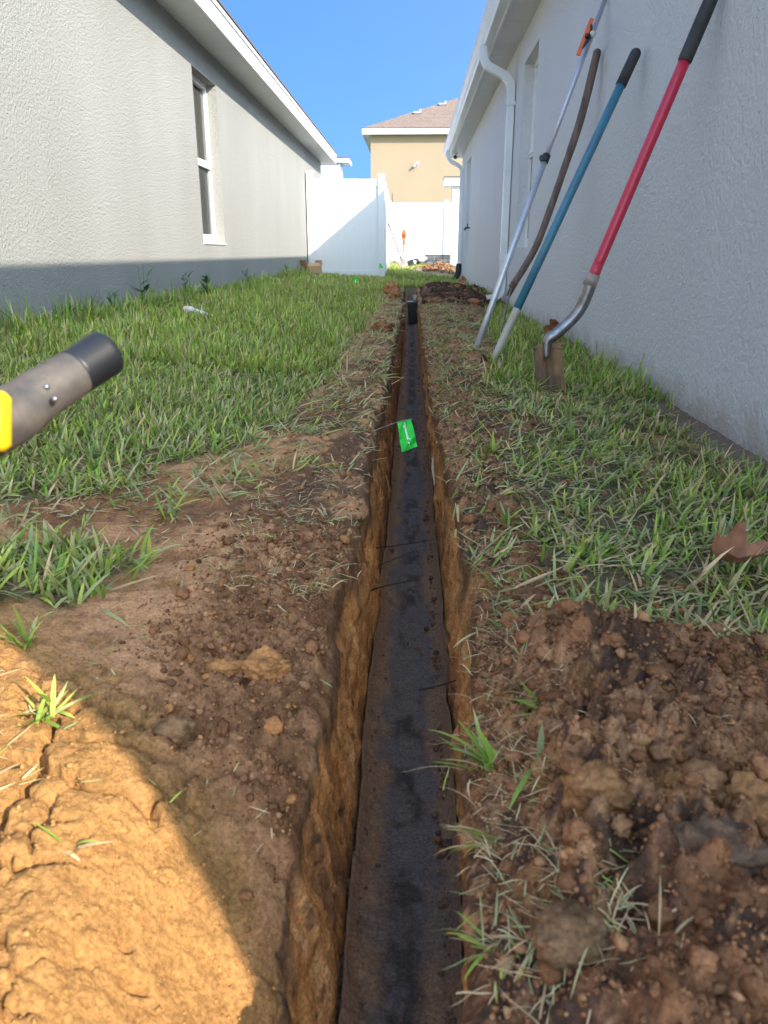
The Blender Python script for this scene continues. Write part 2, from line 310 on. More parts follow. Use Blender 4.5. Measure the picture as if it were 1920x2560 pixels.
def ground(x, y, fine=True):
    x = np.asarray(x, float); y = np.asarray(y, float)
    left = x < -.02
    z = np.where(left, .09 * ss(-.15, -2.0, x), -.05 * ss(.15, 1.0, x))
    z = z + np.clip(y - 16, 0, 13) * .0165
    nearL = np.where(left, ss(-.30, -.11, x), 0)
    z = z - .17 * nearL * ss(.80, .42, y)
    z = z - .030 * np.where(left, ss(-.36, -.2, x), 0) * ss(1.25, .85, y) * ss(.3, .6, y)
    z = z + .016 * fbm(x, y, 2.2, 4, 1)
    soilL = np.where(left, 1, 0) * (1 - grassL(x, y)); soilR = np.where(left, 0, 1) * (1 - .6 * grassR(x, y))
    heap = np.where(left, 0, 1) * ss(1.05, .85, y + .08 * fbm(x, y, 5, 3, 71)) * ss(.07, .16, x)
    z = z + heap * (.036 + .030 * fbm(x, y, 8, 3, 73)) + heap * .02 * ss(.12, .3, x)
    pile = np.where(left, 0, 1) * ss(8.0, 9.0, y) * ss(11.9, 11.0, y) * ss(.12, .30, x) * ss(1.1, .8, x)
    z = z + pile * (.085 + .06 * fbm(x, y, 3.5, 4, 91))
    lump = np.where(left, 0, 1) * ss(.10, .22, x) * ss(.75, .4, x) * ss(1, 2.5, y) * ss(9, 7, y)
    z = z + lump * (.036 + .034 * fbm(x, y, 5, 4, 95, .6))
    liplump = np.where(left, ss(-.5, -.2, x), 0) * ss(1.2, 2.5, y) * ss(12.4, 10, y)
    z = z + liplump * (.018 + .034 * fbm(x, y, 5, 4, 97, .6))
    z = z + .15 * np.exp(-((x - .95) / .55) ** 2 - ((y - 22.3) / .7) ** 2) * (1 + .7 * fbm(x, y, 3, 4, 31)) + .05 * np.exp(-((x - .5) / .8) ** 2 - ((y - 19.6) / .5) ** 2)
    if fine:
        lod = ss(7, 2, y)
        f1, f2 = worley(x + .03 * fbm(x, y, 14, 2, 2), y + .03 * fbm(x, y, 14, 2, 6), 24, 3)
        hw = x + .012 * fbm(x, y, 38, 3, 154); z = z + heap * .062 * (.55 - f1) * ss(-.1, .5, fbm(x, y, 7, 2, 52) + .35) + heap * (.016 * fbm(x, y, 26, 5, 53, .72) + .018 * (.5 - worley(hw, y, 52, 54)[0]) + .007 * (.5 - worley(x, y, 120, 55)[0]))
        g1, g2 = worley(x + .02 * fbm(x, y, 30, 2, 12), y, 55, 13)
        lipz = np.where(left, ss(-.34, -.14, x), ss(.42, .16, x)) * ss(.9, 1.3, y)
        z = z + (soilL * .3 + soilR * .9 + heap * .5 + lipz * 1.6) * .009 * (.5 - g1) * lod + lipz * lod * .012 * fbm(x, y, 28, 4, 113, .7)
        z = z + (soilL * .5 + soilR) * .0050 * fbm(x, y, 60, 4, 21, .65) * lod
        crust = np.where(left, 1, 0) * litcrust(x, y)
        wx = x + .03 * fbm(x, y, 9, 4, 81) + .012 * fbm(x, y, 32, 3, 181); wy = y + .03 * fbm(x, y, 9, 4, 82) + .012 * fbm(x, y, 32, 3, 182)
        c1_, c2_ = worley(wx * .8 + wy * .5, wy - wx * .3, 10, 33)
        crack = ss(.13, .0, c2_ - c1_) * ss(-.25, .15, fbm(x, y, 6, 2, 84))
        z = z - crust * crack * .026 + crust * .018 * (.5 - c1_) * ss(-.3, .3, fbm(x, y, 4, 2, 85))
        d1, d2 = worley(x * 1.1 + .02 * fbm(x, y, 25, 3, 181), y + .02 * fbm(x, y, 25, 3, 182), 26, 133); m2 = ss(-.05, .3, fbm(x, y, 9, 3, 184))
        z = z - crust * ss(.18, 0, d2 - d1) * m2 * .009 + crust * m2 * .009 * (.5 - d1)
        pit = ss(.52, .72, fbm(x + .6 * y, y - .4 * x, 17, 3, 190)); z = z - crust * pit * .022
        z = z + crust * (.0055 * fbm(x, y, 50, 4, 191, .7) + .0016 * (.5 - worley(x, y, 130, 192)[0]))
        darkL = np.where(left, ss(-.42, -.25, x), 0) * ss(1.35, 1.0, y) * (1 - crust)
        z = z + darkL * (.024 * (.5 - worley(x + .01 * fbm(x, y, 40, 2, 8), y, 38, 5)[0]) + .009 * fbm(x, y, 40, 4, 6, .7) + .004 * (.5 - worley(x, y, 110, 56)[0]))
        rip = soilL * (1 - crust) * ss(.8, 1.1, y) * ss(3.2, 2, y)
        z = z + rip * (.007 * fbm(x * .4, y, 34, 4, 7, .65) + .010 * fbm(x, y, 9, 4, 107, .6) + .006 * (.5 - worley(x, y, 32, 117)[0]) * ss(-.1, .3, fbm(x, y, 7, 2, 118)))
    return z
def gz(x, y): return float(ground(np.array([x]), np.array([y]), False)[0])

ORANGE = np.array((.40, .20, .066)); PINKBR = np.array((.56, .280, .135)); BROWN = np.array((.30, .132, .062)); DARK = np.array((.090, .050, .034)); TURF = np.array((.12, .105, .06))
GREYSAND = np.array((.20, .16, .125))
def ground_col(x, y, z):
    left = x < -.02
    n1 = fbm(x, y, 3.2, 5, 201); n2 = fbm(x, y, 22, 4, 202, .65); n3 = fbm(x, y, 85, 3, 203, .6)
    c = np.zeros(x.shape + (3,)) + PINKBR
    c = mixc(c, BROWN, ss(-.15, .35, n1 + .7 * n2)); c = mixc(c, DARK * 1.6, ss(.15, .5, n3 * .6 + n2 * .7 + .4 * n1) * .8); c = mixc(c, ORANGE * 1.05, ss(.10, .42, n2 - .5 * n1) * .65)
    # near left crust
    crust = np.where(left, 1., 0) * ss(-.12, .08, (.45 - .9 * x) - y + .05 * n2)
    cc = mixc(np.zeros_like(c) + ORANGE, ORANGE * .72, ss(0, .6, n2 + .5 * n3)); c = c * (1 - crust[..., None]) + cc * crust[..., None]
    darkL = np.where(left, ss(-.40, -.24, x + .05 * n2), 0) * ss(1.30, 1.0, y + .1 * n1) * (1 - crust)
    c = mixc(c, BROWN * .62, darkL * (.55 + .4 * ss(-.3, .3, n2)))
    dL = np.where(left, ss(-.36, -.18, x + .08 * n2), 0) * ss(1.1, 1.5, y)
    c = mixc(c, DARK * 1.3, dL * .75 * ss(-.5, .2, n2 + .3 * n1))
    # right side: humus-dark soil with orange lumps
    rc = mixc(np.zeros_like(c) + BROWN, DARK, ss(-.40, .18, n2 + .5 * n1)); rc = mixc(rc, PINKBR * .85, ss(.0, .4, n3 * .8 + n1) * .75); rc = mixc(rc, ORANGE * .8, ss(.25, .55, fbm(x, y, 9, 3, 207)) * ss(1.6, .9, y) * .75)
    rc = mixc(rc, GREYSAND, ss(.80, .93, x) * ss(5, 2.5, y) * .8)
    c = np.where(left[..., None], c, rc)
    pile = np.where(left, 0, 1) * ss(8.2, 8.9, y) * ss(11.9, 11.0, y) * ss(.12, .3, x)
    c = mixc(c, DARK * .8, pile * .9)
    g = np.where(left, grassL(x, y), grassR(x, y)); c = mixc(c, TURF, g * .8)
    back = ss(12.0, 13, y); c = mixc(c, np.array((.10, .115, .04)), back * g * .9)
    bare = back * (1 - g); c = mixc(c, np.array((.23, .175, .115)), bare)
    c = mixc(c, np.array((.11, .08, .055)), np.exp(-((x - .95) / .6) ** 2 - ((y - 22.3) / .8) ** 2) * .9)
    return c

# ------------------------------------------------------------------ the ground with its trench
rows = np.concatenate([np.linspace(-1.5, .28, 32)[:-1], .28 * np.exp(np.arange(0, 850) * (math.log(30 / .28) / 849))])
NLc, NW, NF, NR_, NRc = 230, 76, 44, 56, 205
y1 = rows[:, None]
Wl = np.clip(.14 + .62 * rows, .30, 1.6)[:, None]; tot = 2.25
s = np.linspace(0, 1, NLc)[None, :]; near = np.minimum(s / .82, 1); far = np.clip((s - .82) / .18, 0, 1)
dl = Wl * near ** 1.15 + (tot - Wl) * far
lx = lipL(rows)[:, None]; rxp = lipR(rows)[:, None]
XL = (lx - dl)[:, ::-1]; YL = y1 + 0 * XL; ZL = ground(XL, YL)
s = np.linspace(0, 1, NRc)[None, :]; near = np.minimum(s / .82, 1); far = np.clip((s - .82) / .18, 0, 1)
Wr = np.clip(.14 + .62 * rows, .30, .8)[:, None]; dr = Wr * near ** 1.15 + (1.15 - Wr) * far
XR = rxp + dr; YR = y1 + 0 * XR; ZR = ground(XR, YR)
# soften the lips
ZL -= .018 * np.exp(-(lx - XL) / .008); ZR -= .018 * np.exp(-(XR - rxp) / .008)
D = depth(rows)[:, None]; zl0 = ZL[:, -1:]; zr0 = ZR[:, :1]
t = np.linspace(0, 1, NW + 1)[None, 1:]
flx = np.interp(rows, [.3, 1, 2, 9, 10.2], [-.078, -.080, -.076, -.085, -.12])[:, None]; frx = np.interp(rows, [.3, 1, 2, 9], [.068, .082, .085, .072])[:, None]
flx = flx + .010 * fbm(y1, y1 * 0 + 31, 6, 4, 621) * (rows[:, None] < 9); frx = frx + .010 * fbm(y1, y1 * 0 + 47, 7, 4, 631) * (rows[:, None] < 9)
def wall(x0, z0, xf, t, seed, sgn, zf):
    z = z0 + (zf - z0) * t; x = x0 + (xf - x0) * (t ** .8); Y = y1 + 0 * z
    amp = np.sin(np.pi * np.clip(t, 0, 1)) ** .35 * (1 - .75 * ss(.80, 1, t)) * (D > .05)
    zz = z * 1.0
    d = .010 * fbm(Y, zz * .22, 24, 4, seed, .62) + .017 * fbm(Y, zz, 7, 4, seed + 5) + .004 * fbm(Y, zz * .5, 95, 3, seed + 9, .65) + .006 * fbm(Y, zz, 45, 3, seed + 13) + .012 * (.5 - worley(Y, zz, 16, seed)[0]) * ss(.0, .4, fbm(Y, zz, 5, 2, seed + 4))
    ov = ss(.16, .0, t) * .006   # roots and sod hold the very top proud
    return x + sgn * amp * d + sgn * ov * amp, Y, z
zf = -D + 0 * zl0; zf = np.where(D < .01, (zl0 + zr0) / 2, zf)
XWl, YWl, ZWl = wall(lx, zl0, flx, t, 401, 1, zf)
tr = np.linspace(1, 0, NR_ + 1)[None, :-1]
XWr, YWr, ZWr = wall(rxp, zr0, frx, tr, 501, -1, zf)
u = np.linspace(0, 1, NF + 2)[None, 1:-1]
XF = XWl[:, -1:] + (XWr[:, :1] - XWl[:, -1:]) * u; YF = y1 + 0 * XF
side = np.abs(u - .5) * 2
ZF = zf + (.014 * side ** 3.2 * (1 + .8 * fbm(XF, YF, 9, 3, 610)) + .007 * fbm(XF * 2, YF, 14, 4, 601) + .0055 * fbm(XF * .45, YF, 60, 4, 602, .65) + .005 * (.5 - worley(XF, YF, 60, 611)[0]) * ss(-.1, .4, fbm(XF, YF, 8, 2, 612)) + .03 * side ** 5 + .012 * ss(.25, .6, fbm(XF, YF, 16, 4, 603)) * side) * (D > .05)
X = np.concatenate([XL, XWl, XF, XWr, XR], 1); Y = np.concatenate([YL, YWl, YF, YWr, YR], 1); Z = np.concatenate([ZL, ZWl, ZF, ZWr, ZR], 1)
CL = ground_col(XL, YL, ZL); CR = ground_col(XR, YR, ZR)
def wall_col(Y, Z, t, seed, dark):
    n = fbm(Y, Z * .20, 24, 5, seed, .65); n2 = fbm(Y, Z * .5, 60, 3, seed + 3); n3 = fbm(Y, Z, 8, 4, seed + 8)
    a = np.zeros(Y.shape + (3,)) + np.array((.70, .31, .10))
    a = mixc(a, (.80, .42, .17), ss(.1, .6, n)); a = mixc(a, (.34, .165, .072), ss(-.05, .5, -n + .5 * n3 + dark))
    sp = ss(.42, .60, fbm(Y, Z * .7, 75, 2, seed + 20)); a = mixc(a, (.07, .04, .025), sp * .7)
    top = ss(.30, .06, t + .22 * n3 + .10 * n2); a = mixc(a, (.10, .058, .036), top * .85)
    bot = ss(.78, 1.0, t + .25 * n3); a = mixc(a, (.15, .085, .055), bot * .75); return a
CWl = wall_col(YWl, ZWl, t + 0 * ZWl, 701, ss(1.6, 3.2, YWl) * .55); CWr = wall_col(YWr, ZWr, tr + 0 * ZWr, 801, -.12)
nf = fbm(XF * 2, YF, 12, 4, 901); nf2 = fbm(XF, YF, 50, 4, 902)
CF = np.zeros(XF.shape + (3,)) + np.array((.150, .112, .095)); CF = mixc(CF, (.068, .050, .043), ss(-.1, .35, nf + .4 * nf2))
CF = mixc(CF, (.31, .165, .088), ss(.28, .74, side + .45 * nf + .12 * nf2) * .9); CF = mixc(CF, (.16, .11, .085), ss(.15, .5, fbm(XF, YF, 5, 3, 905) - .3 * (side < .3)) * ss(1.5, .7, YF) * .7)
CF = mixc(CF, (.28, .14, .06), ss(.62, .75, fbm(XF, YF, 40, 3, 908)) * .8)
dm = ss(.05, .0, D) + 0 * D
CWl = CWl * (1 - dm[..., None]) + ground_col(XWl, YWl, ZWl) * dm[..., None]; CWr = CWr * (1 - dm[..., None]) + ground_col(XWr, YWr, ZWr) * dm[..., None]; CF = CF * (1 - dm[..., None]) + ground_col(XF, YF, ZF) * dm[..., None]
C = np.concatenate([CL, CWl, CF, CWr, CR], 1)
nr, nc = X.shape
def grid_obj(name, a, b, sm=True):
    V = np.stack([X[:, a:b], Y[:, a:b], Z[:, a:b]], -1).reshape(-1, 3); n = b - a
    i = np.arange(nr - 1)[:, None] * n + np.arange(n - 1)[None, :]
    F = np.stack([i, i + 1, i + n + 1, i + n], -1).reshape(-1, 4)
    o = np_mesh(name, V, F, C[:, a:b].reshape(-1, 3), 'soil', False); tag(o, kind='structure'); return o
i1 = NLc; i2 = NLc + NW; i3 = i2 + NF; i4 = i3 + NR_
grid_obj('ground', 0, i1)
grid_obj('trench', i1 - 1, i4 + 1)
grid_obj('ground', i4, nc)
mb = MB()
zb = .215
mb.add([(-90, -1.5, -.01), (-2.34, -1.5, -.01), (-2.34, 30, -.01), (-90, 30, -.01)], [(0, 1, 2, 3)])
mb.add([(1.2, -1.5, -.06), (90, -1.5, -.06), (90, 30, -.06), (1.2, 30, -.06)], [(0, 1, 2, 3)])
mb.add([(-90, 30, zb), (90, 30, zb), (90, 300, zb), (-90, 300, zb)], [(0, 1, 2, 3)])
tag(mb.build('surrounding_ground', 'outer_lawn'), kind='structure')
M['pale_bounce'] = mat('pale_bounce', (.58, .55, .50), .9, c2=(.48, .45, .40), vscale=4, bump=.3, bscale=60)
mb = MB(); mb.add([(-90, -60, -.01), (90, -60, -.01), (90, -1.5, -.01), (-90, -1.5, -.01)], [(0, 1, 2, 3)])
tag(mb.build('bounce_ground', 'pale_bounce'), kind='structure')  # unseen pale ground added behind the camera to bounce sunlight into the shade

# ------------------------------------------------------------------ houses
def wall_with_openings(mb, x, y0, y1_, z0, z1, ops, d, out):
    """plane x = const facing sign(out); ops = [(ya, yb, za, zb)]; reveals go d inwards"""
    ys = sorted({y0, y1_, *[o[0] for o in ops], *[o[1] for o in ops]}); zs = sorted({z0, z1, *[o[2] for o in ops], *[o[3] for o in ops]})
    def fl(f): return f if out > 0 else f[::-1]
    for a, b in zip(ys[:-1], ys[1:]):
        for c, e in zip(zs[:-1], zs[1:]):
            if any(o[0] <= a and b <= o[1] and o[2] <= c and e <= o[3] for o in ops): continue
            mb.add([(x, a, c), (x, b, c), (x, b, e), (x, a, e)], [fl((0, 1, 2, 3))])
    xi = x - out * d
    for a, b, c, e in ops:
        for q in ([(x, a, c), (x, a, e), (xi, a, e), (xi, a, c)], [(x, b, e), (x, b, c), (xi, b, c), (xi, b, e)], [(x, a, e), (x, b, e), (xi, b, e), (xi, a, e)], [(x, b, c), (x, a, c), (xi, a, c), (xi, b, c)]):
            mb.add(q, [fl((0, 1, 2, 3))])
def window(parent, x, out, a, b, c, e, mid, blinds=True, screen=True):
    """single hung window set in the reveal; x = plane of the frame's face"""
    w = MB(); fw = .045; xi = x - out * .05
    w.box((x, a, c), (xi, a + fw, e)); w.box((x, b - fw, c), (xi, b, e)); w.box((x, a + fw, e - fw), (xi, b - fw, e)); w.box((x, a + fw, c), (xi, b - fw, c + fw * 1.3))
    w.box((x + out * .012, a + fw, mid - .035), (xi, b - fw, mid + .03)); w.box((x + out * .020, a + fw + .004, mid - .008), (x + out * .012, b - fw - .004, mid + .004))
    # sash rails of the lower half
    for q in ((a + fw, a + fw + .03), (b - fw - .03, b - fw)): w.box((x - out * .006, q[0], c + fw * 1.3), (xi + out * .008, q[1], mid - .035))
    w.box((x - out * .006, a + fw + .03, c + fw * 1.3), (xi + out * .008, b - fw - .03, c + fw * 1.3 + .03))
    wn_ = w.build('window', 'window_frame', parent)
    g = MB(); xg = x - out * .028
    g.add([(xg, a + fw, mid + .03), (xg, b - fw, mid + .03), (xg, b - fw, e - fw), (xg, a + fw, e - fw)], [(0, 1, 2, 3)]); g.build('pane', 'glass', wn_)
    g = MB(); xg = x - out * .034
    g.add([(xg, a + fw, c + fw), (xg, b - fw, c + fw), (xg, b - fw, mid - .035), (xg, a + fw, mid - .035)], [(0, 1, 2, 3)]); g.build('pane', 'glass', wn_)
    if screen:
        g = MB(); xg = x - out * .014
        g.add([(xg, a + fw + .03, c + fw + .02), (xg, b - fw - .03, c + fw + .02), (xg, b - fw - .03, mid - .035), (xg, a + fw + .03, mid - .035)], [(0, 1, 2, 3)]); g.build('insect_screen', 'screen', wn_)
    if blinds:
        xb_ = x - out * .11
        n = int((e - c - .1) / .045)
        bl = MB()
        for i in range(n):
            z = c + .05 + i * .045
            bl.add([(xb_, a + .03, z), (xb_, b - .03, z), (xb_ - out * .018, b - .03, z + .034), (xb_ - out * .018, a + .03, z + .034)], [(0, 1, 2, 3)])
        bl.build('window_blind', 'blind', wn_)
    else:
        cv = MB(); k = 60
        P = [(x - out * (.13 + .02 * math.sin(i * .9)), a + (b - a) * .58 + ((b - a) * .42 - .02) * i / k) for i in range(k + 1)]
        cv.add([(p[0], p[1], c) for p in P] + [(p[0], p[1], e) for p in P], [(i, i + 1, i + k + 2, i + k + 1) for i in range(k)], True); cv.build('curtain', 'curtain', wn_)
    it = MB(); xo = x - out * .9
    it.add([(xo, a - .5, c - .3), (xo, b + .5, c - .3), (xo, b + .5, e + .3), (xo, a - .5, e + .3), (xi, a - .5, c - .3), (xi, b + .5, c - .3), (xi, b + .5, e + .3), (xi, a - .5, e + .3)],
           [(0, 1, 2, 3), (0, 1, 5, 4), (2, 3, 7, 6), (1, 2, 6, 5), (3, 0, 4, 7)]); it.build('dark_room', 'interior', wn_)
    return wn_
def soffit_panels(parent, xa, xb, y0, y1_, z, step=.305):
    """vinyl soffit panels: each a sheet with three raised ribs; mesh data shared"""
    mb = MB(); xs = sorted((xa, xb)); p = [0]
    prof = [(0, 0), (.006, -.006), (.096, -.006), (.101, 0), (.106, -.006), (.197, -.006), (.202, 0), (.207, -.006), (step - .007, -.006), (step - .002, 0)]
    vs_ = [(xx, q[0], q[1]) for xx in xs for q in prof]; n = len(prof)
    mb.add(vs_, [(i, i + 1, n + i + 1, n + i) for i in range(n - 1)])
    o = mb.build('soffit_panel', 'soffit', parent); o.location = Vector((0, y0, z))
    for k in range(1, int((y1_ - y0) / step) + 1):
        c = o.copy(); col.objects.link(c); c.parent = parent; c.location = Vector((0, y0 + k * step, z))

# left house --------------------------------------------------------
LX = -2.07; LEND = 18.44
lh = thing('house', 'single-storey house with beige-grey stucco wall half in sun, along the left of the lawn', 'house', (LX, 0, 0))
LST = -.7
mb = MB(); wall_with_openings(mb, LX, LST, LEND, -.25, 2.42, [(7.95, 8.87, .60, 2.15)], .10, 1)
mb.add([(LX, LEND, -.25), (LX - 9, LEND, -.25), (LX - 9, LEND, 2.42), (LX, LEND, 2.42)], [(0, 1, 2, 3)]); mb.add([(LX, LST, -.25), (LX - 9, LST, -.25), (LX - 9, LST, 2.42), (LX, LST, 2.42)], [(3, 2, 1, 0)])
mb.add([(LX - 9, LST, -.25), (LX - 9, LEND, -.25), (LX - 9, LEND, 2.42), (LX - 9, LST, 2.42)], [(3, 2, 1, 0)])
mb.build('wall', 'left_stucco', lh)
window(lh, LX - .10, 1, 7.95, 8.87, .60, 2.15, 1.375, blinds=False)
sl = MB(); sl.box((LX - .10, 7.955, .585), (LX + .012, 8.865, .605), .004); sl.build('window_sill', 'white_trim', lh)
soffit_panels(lh, LX, -1.775, -.7, LEND + .25, 2.412)
f = MB(); f.box((-1.775, -1.0, 2.40), (-1.755, 18.76, 2.585), .003); f.box((-1.757, -1.0, 2.548), (-1.742, 18.765, 2.592)); f.build('fascia', 'white_trim', lh)
f = MB(); f.box((-1.775, 18.74, 2.41), (-9, 18.76, 2.575)); f.box((-1.775, LEND, 2.405), (-9, 18.74, 2.42)); f.build('fascia', 'white_trim', lh)
def hip_roof(parent, x0, x1, y0, y1_, z, pitch, material, over=.02, th=.02):
    mb = MB(); w = (x1 - x0) / 2; l = (y1_ - y0) / 2; k = min(w, l); h = k * pitch; a, b_ = x0 - over, x1 + over; c, e = y0 - over, y1_ + over
    if w <= l: r0 = (x0 + w, y0 + k, z + h); r1 = (x0 + w, y1_ - k, z + h)
    else: r0 = (x0 + k, y0 + l, z + h); r1 = (x1 - k, y0 + l, z + h)
    for dz in (0, th):
        vs_ = [(a, c, z + dz), (b_, c, z + dz), (b_, e, z + dz), (a, e, z + dz), (r0[0], r0[1], r0[2] + dz), (r1[0], r1[1], r1[2] + dz)]
        if w <= l: mb.add(vs_, [(0, 1, 4), (1, 2, 5, 4), (2, 3, 5), (3, 0, 4, 5)])
        else: mb.add(vs_, [(0, 1, 5, 4), (1, 2, 5), (2, 3, 4, 5), (3, 0, 4)])
    n = len(mb.v) - 12
    mb.add([(a, c, z), (b_, c, z), (b_, e, z), (a, e, z), (a, c, z + th), (b_, c, z + th), (b_, e, z + th), (a, e, z + th)], [(0, 1, 5, 4), (1, 2, 6, 5), (2, 3, 7, 6), (3, 0, 4, 7)])
    return mb.build('roof', material, parent)
hip_roof(lh, -11.4, -1.75, -1.0, 18.77, 2.592, .36, 'shingle_dark')

# right house -------------------------------------------------------
RX = 1.0; REND = 17.55; RST = -.49
rh = thing('house', 'white stucco house with gutter and downspouts, tools leaning on its shaded wall', 'house', (RX, 0, 0))
mb = MB(); wall_with_openings(mb, RX, RST, REND, -.30, 2.43, [(7.15, 8.02, .55, 2.15), (14.85, 15.95, .46, 2.13)], .09, -1)
mb.add([(RX, REND, -.3), (RX + 9, REND, -.3), (RX + 9, REND, 2.43), (RX, REND, 2.43)], [(3, 2, 1, 0)]); mb.add([(RX, RST, -.3), (RX + 9, RST, -.3), (RX + 9, RST, 2.43), (RX, RST, 2.43)], [(0, 1, 2, 3)])
mb.add([(RX + 9, RST, -.3), (RX + 9, REND, -.3), (RX + 9, REND, 2.43), (RX + 9, RST, 2.43)], [(0, 1, 2, 3)])
mb.build('wall', 'right_stucco', rh)
window(rh, RX + .09, -1, 7.15, 8.02, .55, 2.15, 1.38)
window(rh, RX + .09, -1, 14.85, 15.95, .46, 2.13, 1.35, screen=True)
soffit_panels(rh, RX, .765, RST - .3, REND + .1, 2.424)
f = MB(); f.box((.745, RST - .42, 2.405), (.768, REND + .30, 2.60), .003); f.build('fascia', 'white_trim', rh)
f = MB(); f.box((.768, REND + .28, 2.41), (9.5, REND + .30, 2.60)); f.box((.768, REND + .012, 2.41), (9.5, REND + .278, 2.422)); f.box((.768, RST - .42, 2.41), (9.5, RST - .40, 2.60)); f.box((.768, RST - .398, 2.41), (9.5, RST - .01, 2.422)); f.build('fascia', 'white_trim', rh)
# K-style gutter profile swept along the eave
gp = [(.745, 2.425), (.672, 2.425), (.655, 2.445), (.648, 2.475), (.628, 2.500), (.612, 2.520), (.606, 2.548), (.606, 2.566), (.618, 2.566), (.618, 2.552), (.640, 2.507), (.660, 2.48), (.668, 2.445), (.738, 2.437), (.742, 2.566), (.745, 2.566)]
g = MB(); n = len(gp); ya, yb = RST - .44, REND + .30
g.add([(x, ya, z) for x, z in gp] + [(x, yb, z) for x, z in gp], [(i, (i + 1) % n, n + (i + 1) % n, n + i) for i in range(n)])
for yy in (ya, yb): g.add([(x, yy, z) for x, z in gp[:8]] + [(.745, yy, 2.566)], [tuple(range(9))])
g.build('gutter', 'gutter', rh)
hip_roof(rh, .70, 10.4, RST - .46, REND + .33, 2.602, .40, 'shingle_dark')
def rect_sweep(mb, pts, w, d, wv=Vector((0, 1, 0)), ribs=True):
    P = [Vector(p) for p in pts]; k = len(P); prof = []
    nx = 3
    base = [(-w / 2, -d / 2), (-w / 6, -d / 2), (-w / 6 + .004, -d / 2 + .005), (w / 6 - .004, -d / 2 + .005), (w / 6, -d / 2), (w / 2, -d / 2), (w / 2, d / 2), (-w / 2, d / 2)]
    vs_ = []
    for i in range(k):
        t_ = (P[min(i + 1, k - 1)] - P[max(i - 1, 0)]).normalized(); b_ = t_.cross(wv).normalized(); a_ = wv
        for u_, v_ in base: vs_.append(P[i] + a_ * u_ + b_ * v_)
    n_ = len(base)
    mb.add(vs_, [(i * n_ + j, i * n_ + (j + 1) % n_, (i + 1) * n_ + (j + 1) % n_, (i + 1) * n_ + j) for i in range(k - 1) for j in range(n_)] + [tuple(range(n_)), tuple((k - 1) * n_ + j for j in range(n_))[::-1]])
YD = 8.62
d = MB(); rect_sweep(d, smooth_path([(.665, YD, 2.43), (.665, YD, 2.36), (.70, YD, 2.27), (.80, YD, 2.21), (.90, YD, 2.155), (.952, YD, 2.07), (.955, YD, 1.95)], 7) + [Vector((.955, YD, 1.5)), Vector((.955, YD, .9)), Vector((.955, YD, .35))] + smooth_path([(.955, YD, .20), (.945, YD, .12), (.90, YD, .06), (.80, YD, .03)], 6), .10, .068)
dd = d.build('downspout', 'gutter', rh)
st = MB()
for z in (1.90, .42): st.box((.915, YD - .058, z), (.999, YD - .052, z + .03)); st.box((.915, YD + .052, z), (.999, YD + .058, z + .03)); st.box((.912, YD - .058, z), (.9155, YD + .058, z + .03))
st.build('strap', 'gutter', dd)
d = MB(); YE = 16.75
rect_sweep(d, smooth_path([(.665, YE, 2.43), (.665, YE, 2.36), (.70, YE, 2.26), (.80, YE, 2.20), (.90, YE, 2.14), (.945, YE, 2.06), (.948, YE, 1.95)], 6) + [Vector((.948, YE, 1.0)), Vector((.948, YE, .30))], .10, .068)
d.build('downspout', 'gutter', rh)
ad = MB(); ad.tube(smooth_path([(.945, YE, .30), (.943, YE, .20), (.93, YE, .10), (.90, YE, .03), (.87, YE, -.06)], 5), [.056, .058, .058, .06, .06] + [.062] * 16, 14)
o = ad.build('drain_adapter', 'black_plastic'); tag(o, 'black corrugated drain adapter at the foot of the farther downspout', 'drain pipe')
wf = MB(); wf.box((.80, YE + .14, 2.44), (.9, YE + .2, 2.45))

# ------------------------------------------------------------------ wing and patio roof beyond the right house
w2 = thing('house', 'low white wing with a boxed eave beyond the far end of the right-hand house', 'house', (1.1, 24, .1))
mb = MB(); mb.box((1.12, 24.1, -.1), (6, 24.9, 2.36)); mb.build('wall', 'white_stucco', w2)
mb = MB(); mb.box((.88, 24.02, 2.36), (6.2, 25.0, 2.372)); mb.build('soffit', 'soffit', w2)
mb = MB(); mb.box((.86, 23.98, 2.345), (.88, 25.0, 2.55)); mb.box((.882, 23.98, 2.35), (6.2, 24.0, 2.55)); mb.build('fascia', 'white_trim', w2)
mb = MB(); mb.box((.86, 23.98, 2.553), (6.2, 25.0, 2.60)); mb.build('roof', 'shingle_dark', w2)

# white wing behind the left fence
w3 = thing('house', 'white wing of a house showing above the fence gate, lit by the sun', 'house', (-2, 19.6, .1))
mb = MB(); mb.box((-6, 19.6, -.1), (-1.75, 20.4, 2.52)); mb.build('wall', 'white_stucco', w3)
mb = MB(); mb.box((-6, 19.55, 2.522), (-1.55, 20.45, 2.535)); mb.build('soffit', 'soffit', w3)
mb = MB(); mb.box((-6, 19.53, 2.515), (-1.53, 19.55, 2.60)); mb.box((-1.55, 19.551, 2.515), (-1.53, 20.45, 2.60)); mb.build('fascia', 'white_trim', w3)
mb = MB(); mb.box((-6, 19.53, 2.602), (-1.53, 20.45, 2.635)); mb.build('roof', 'shingle_dark', w3)

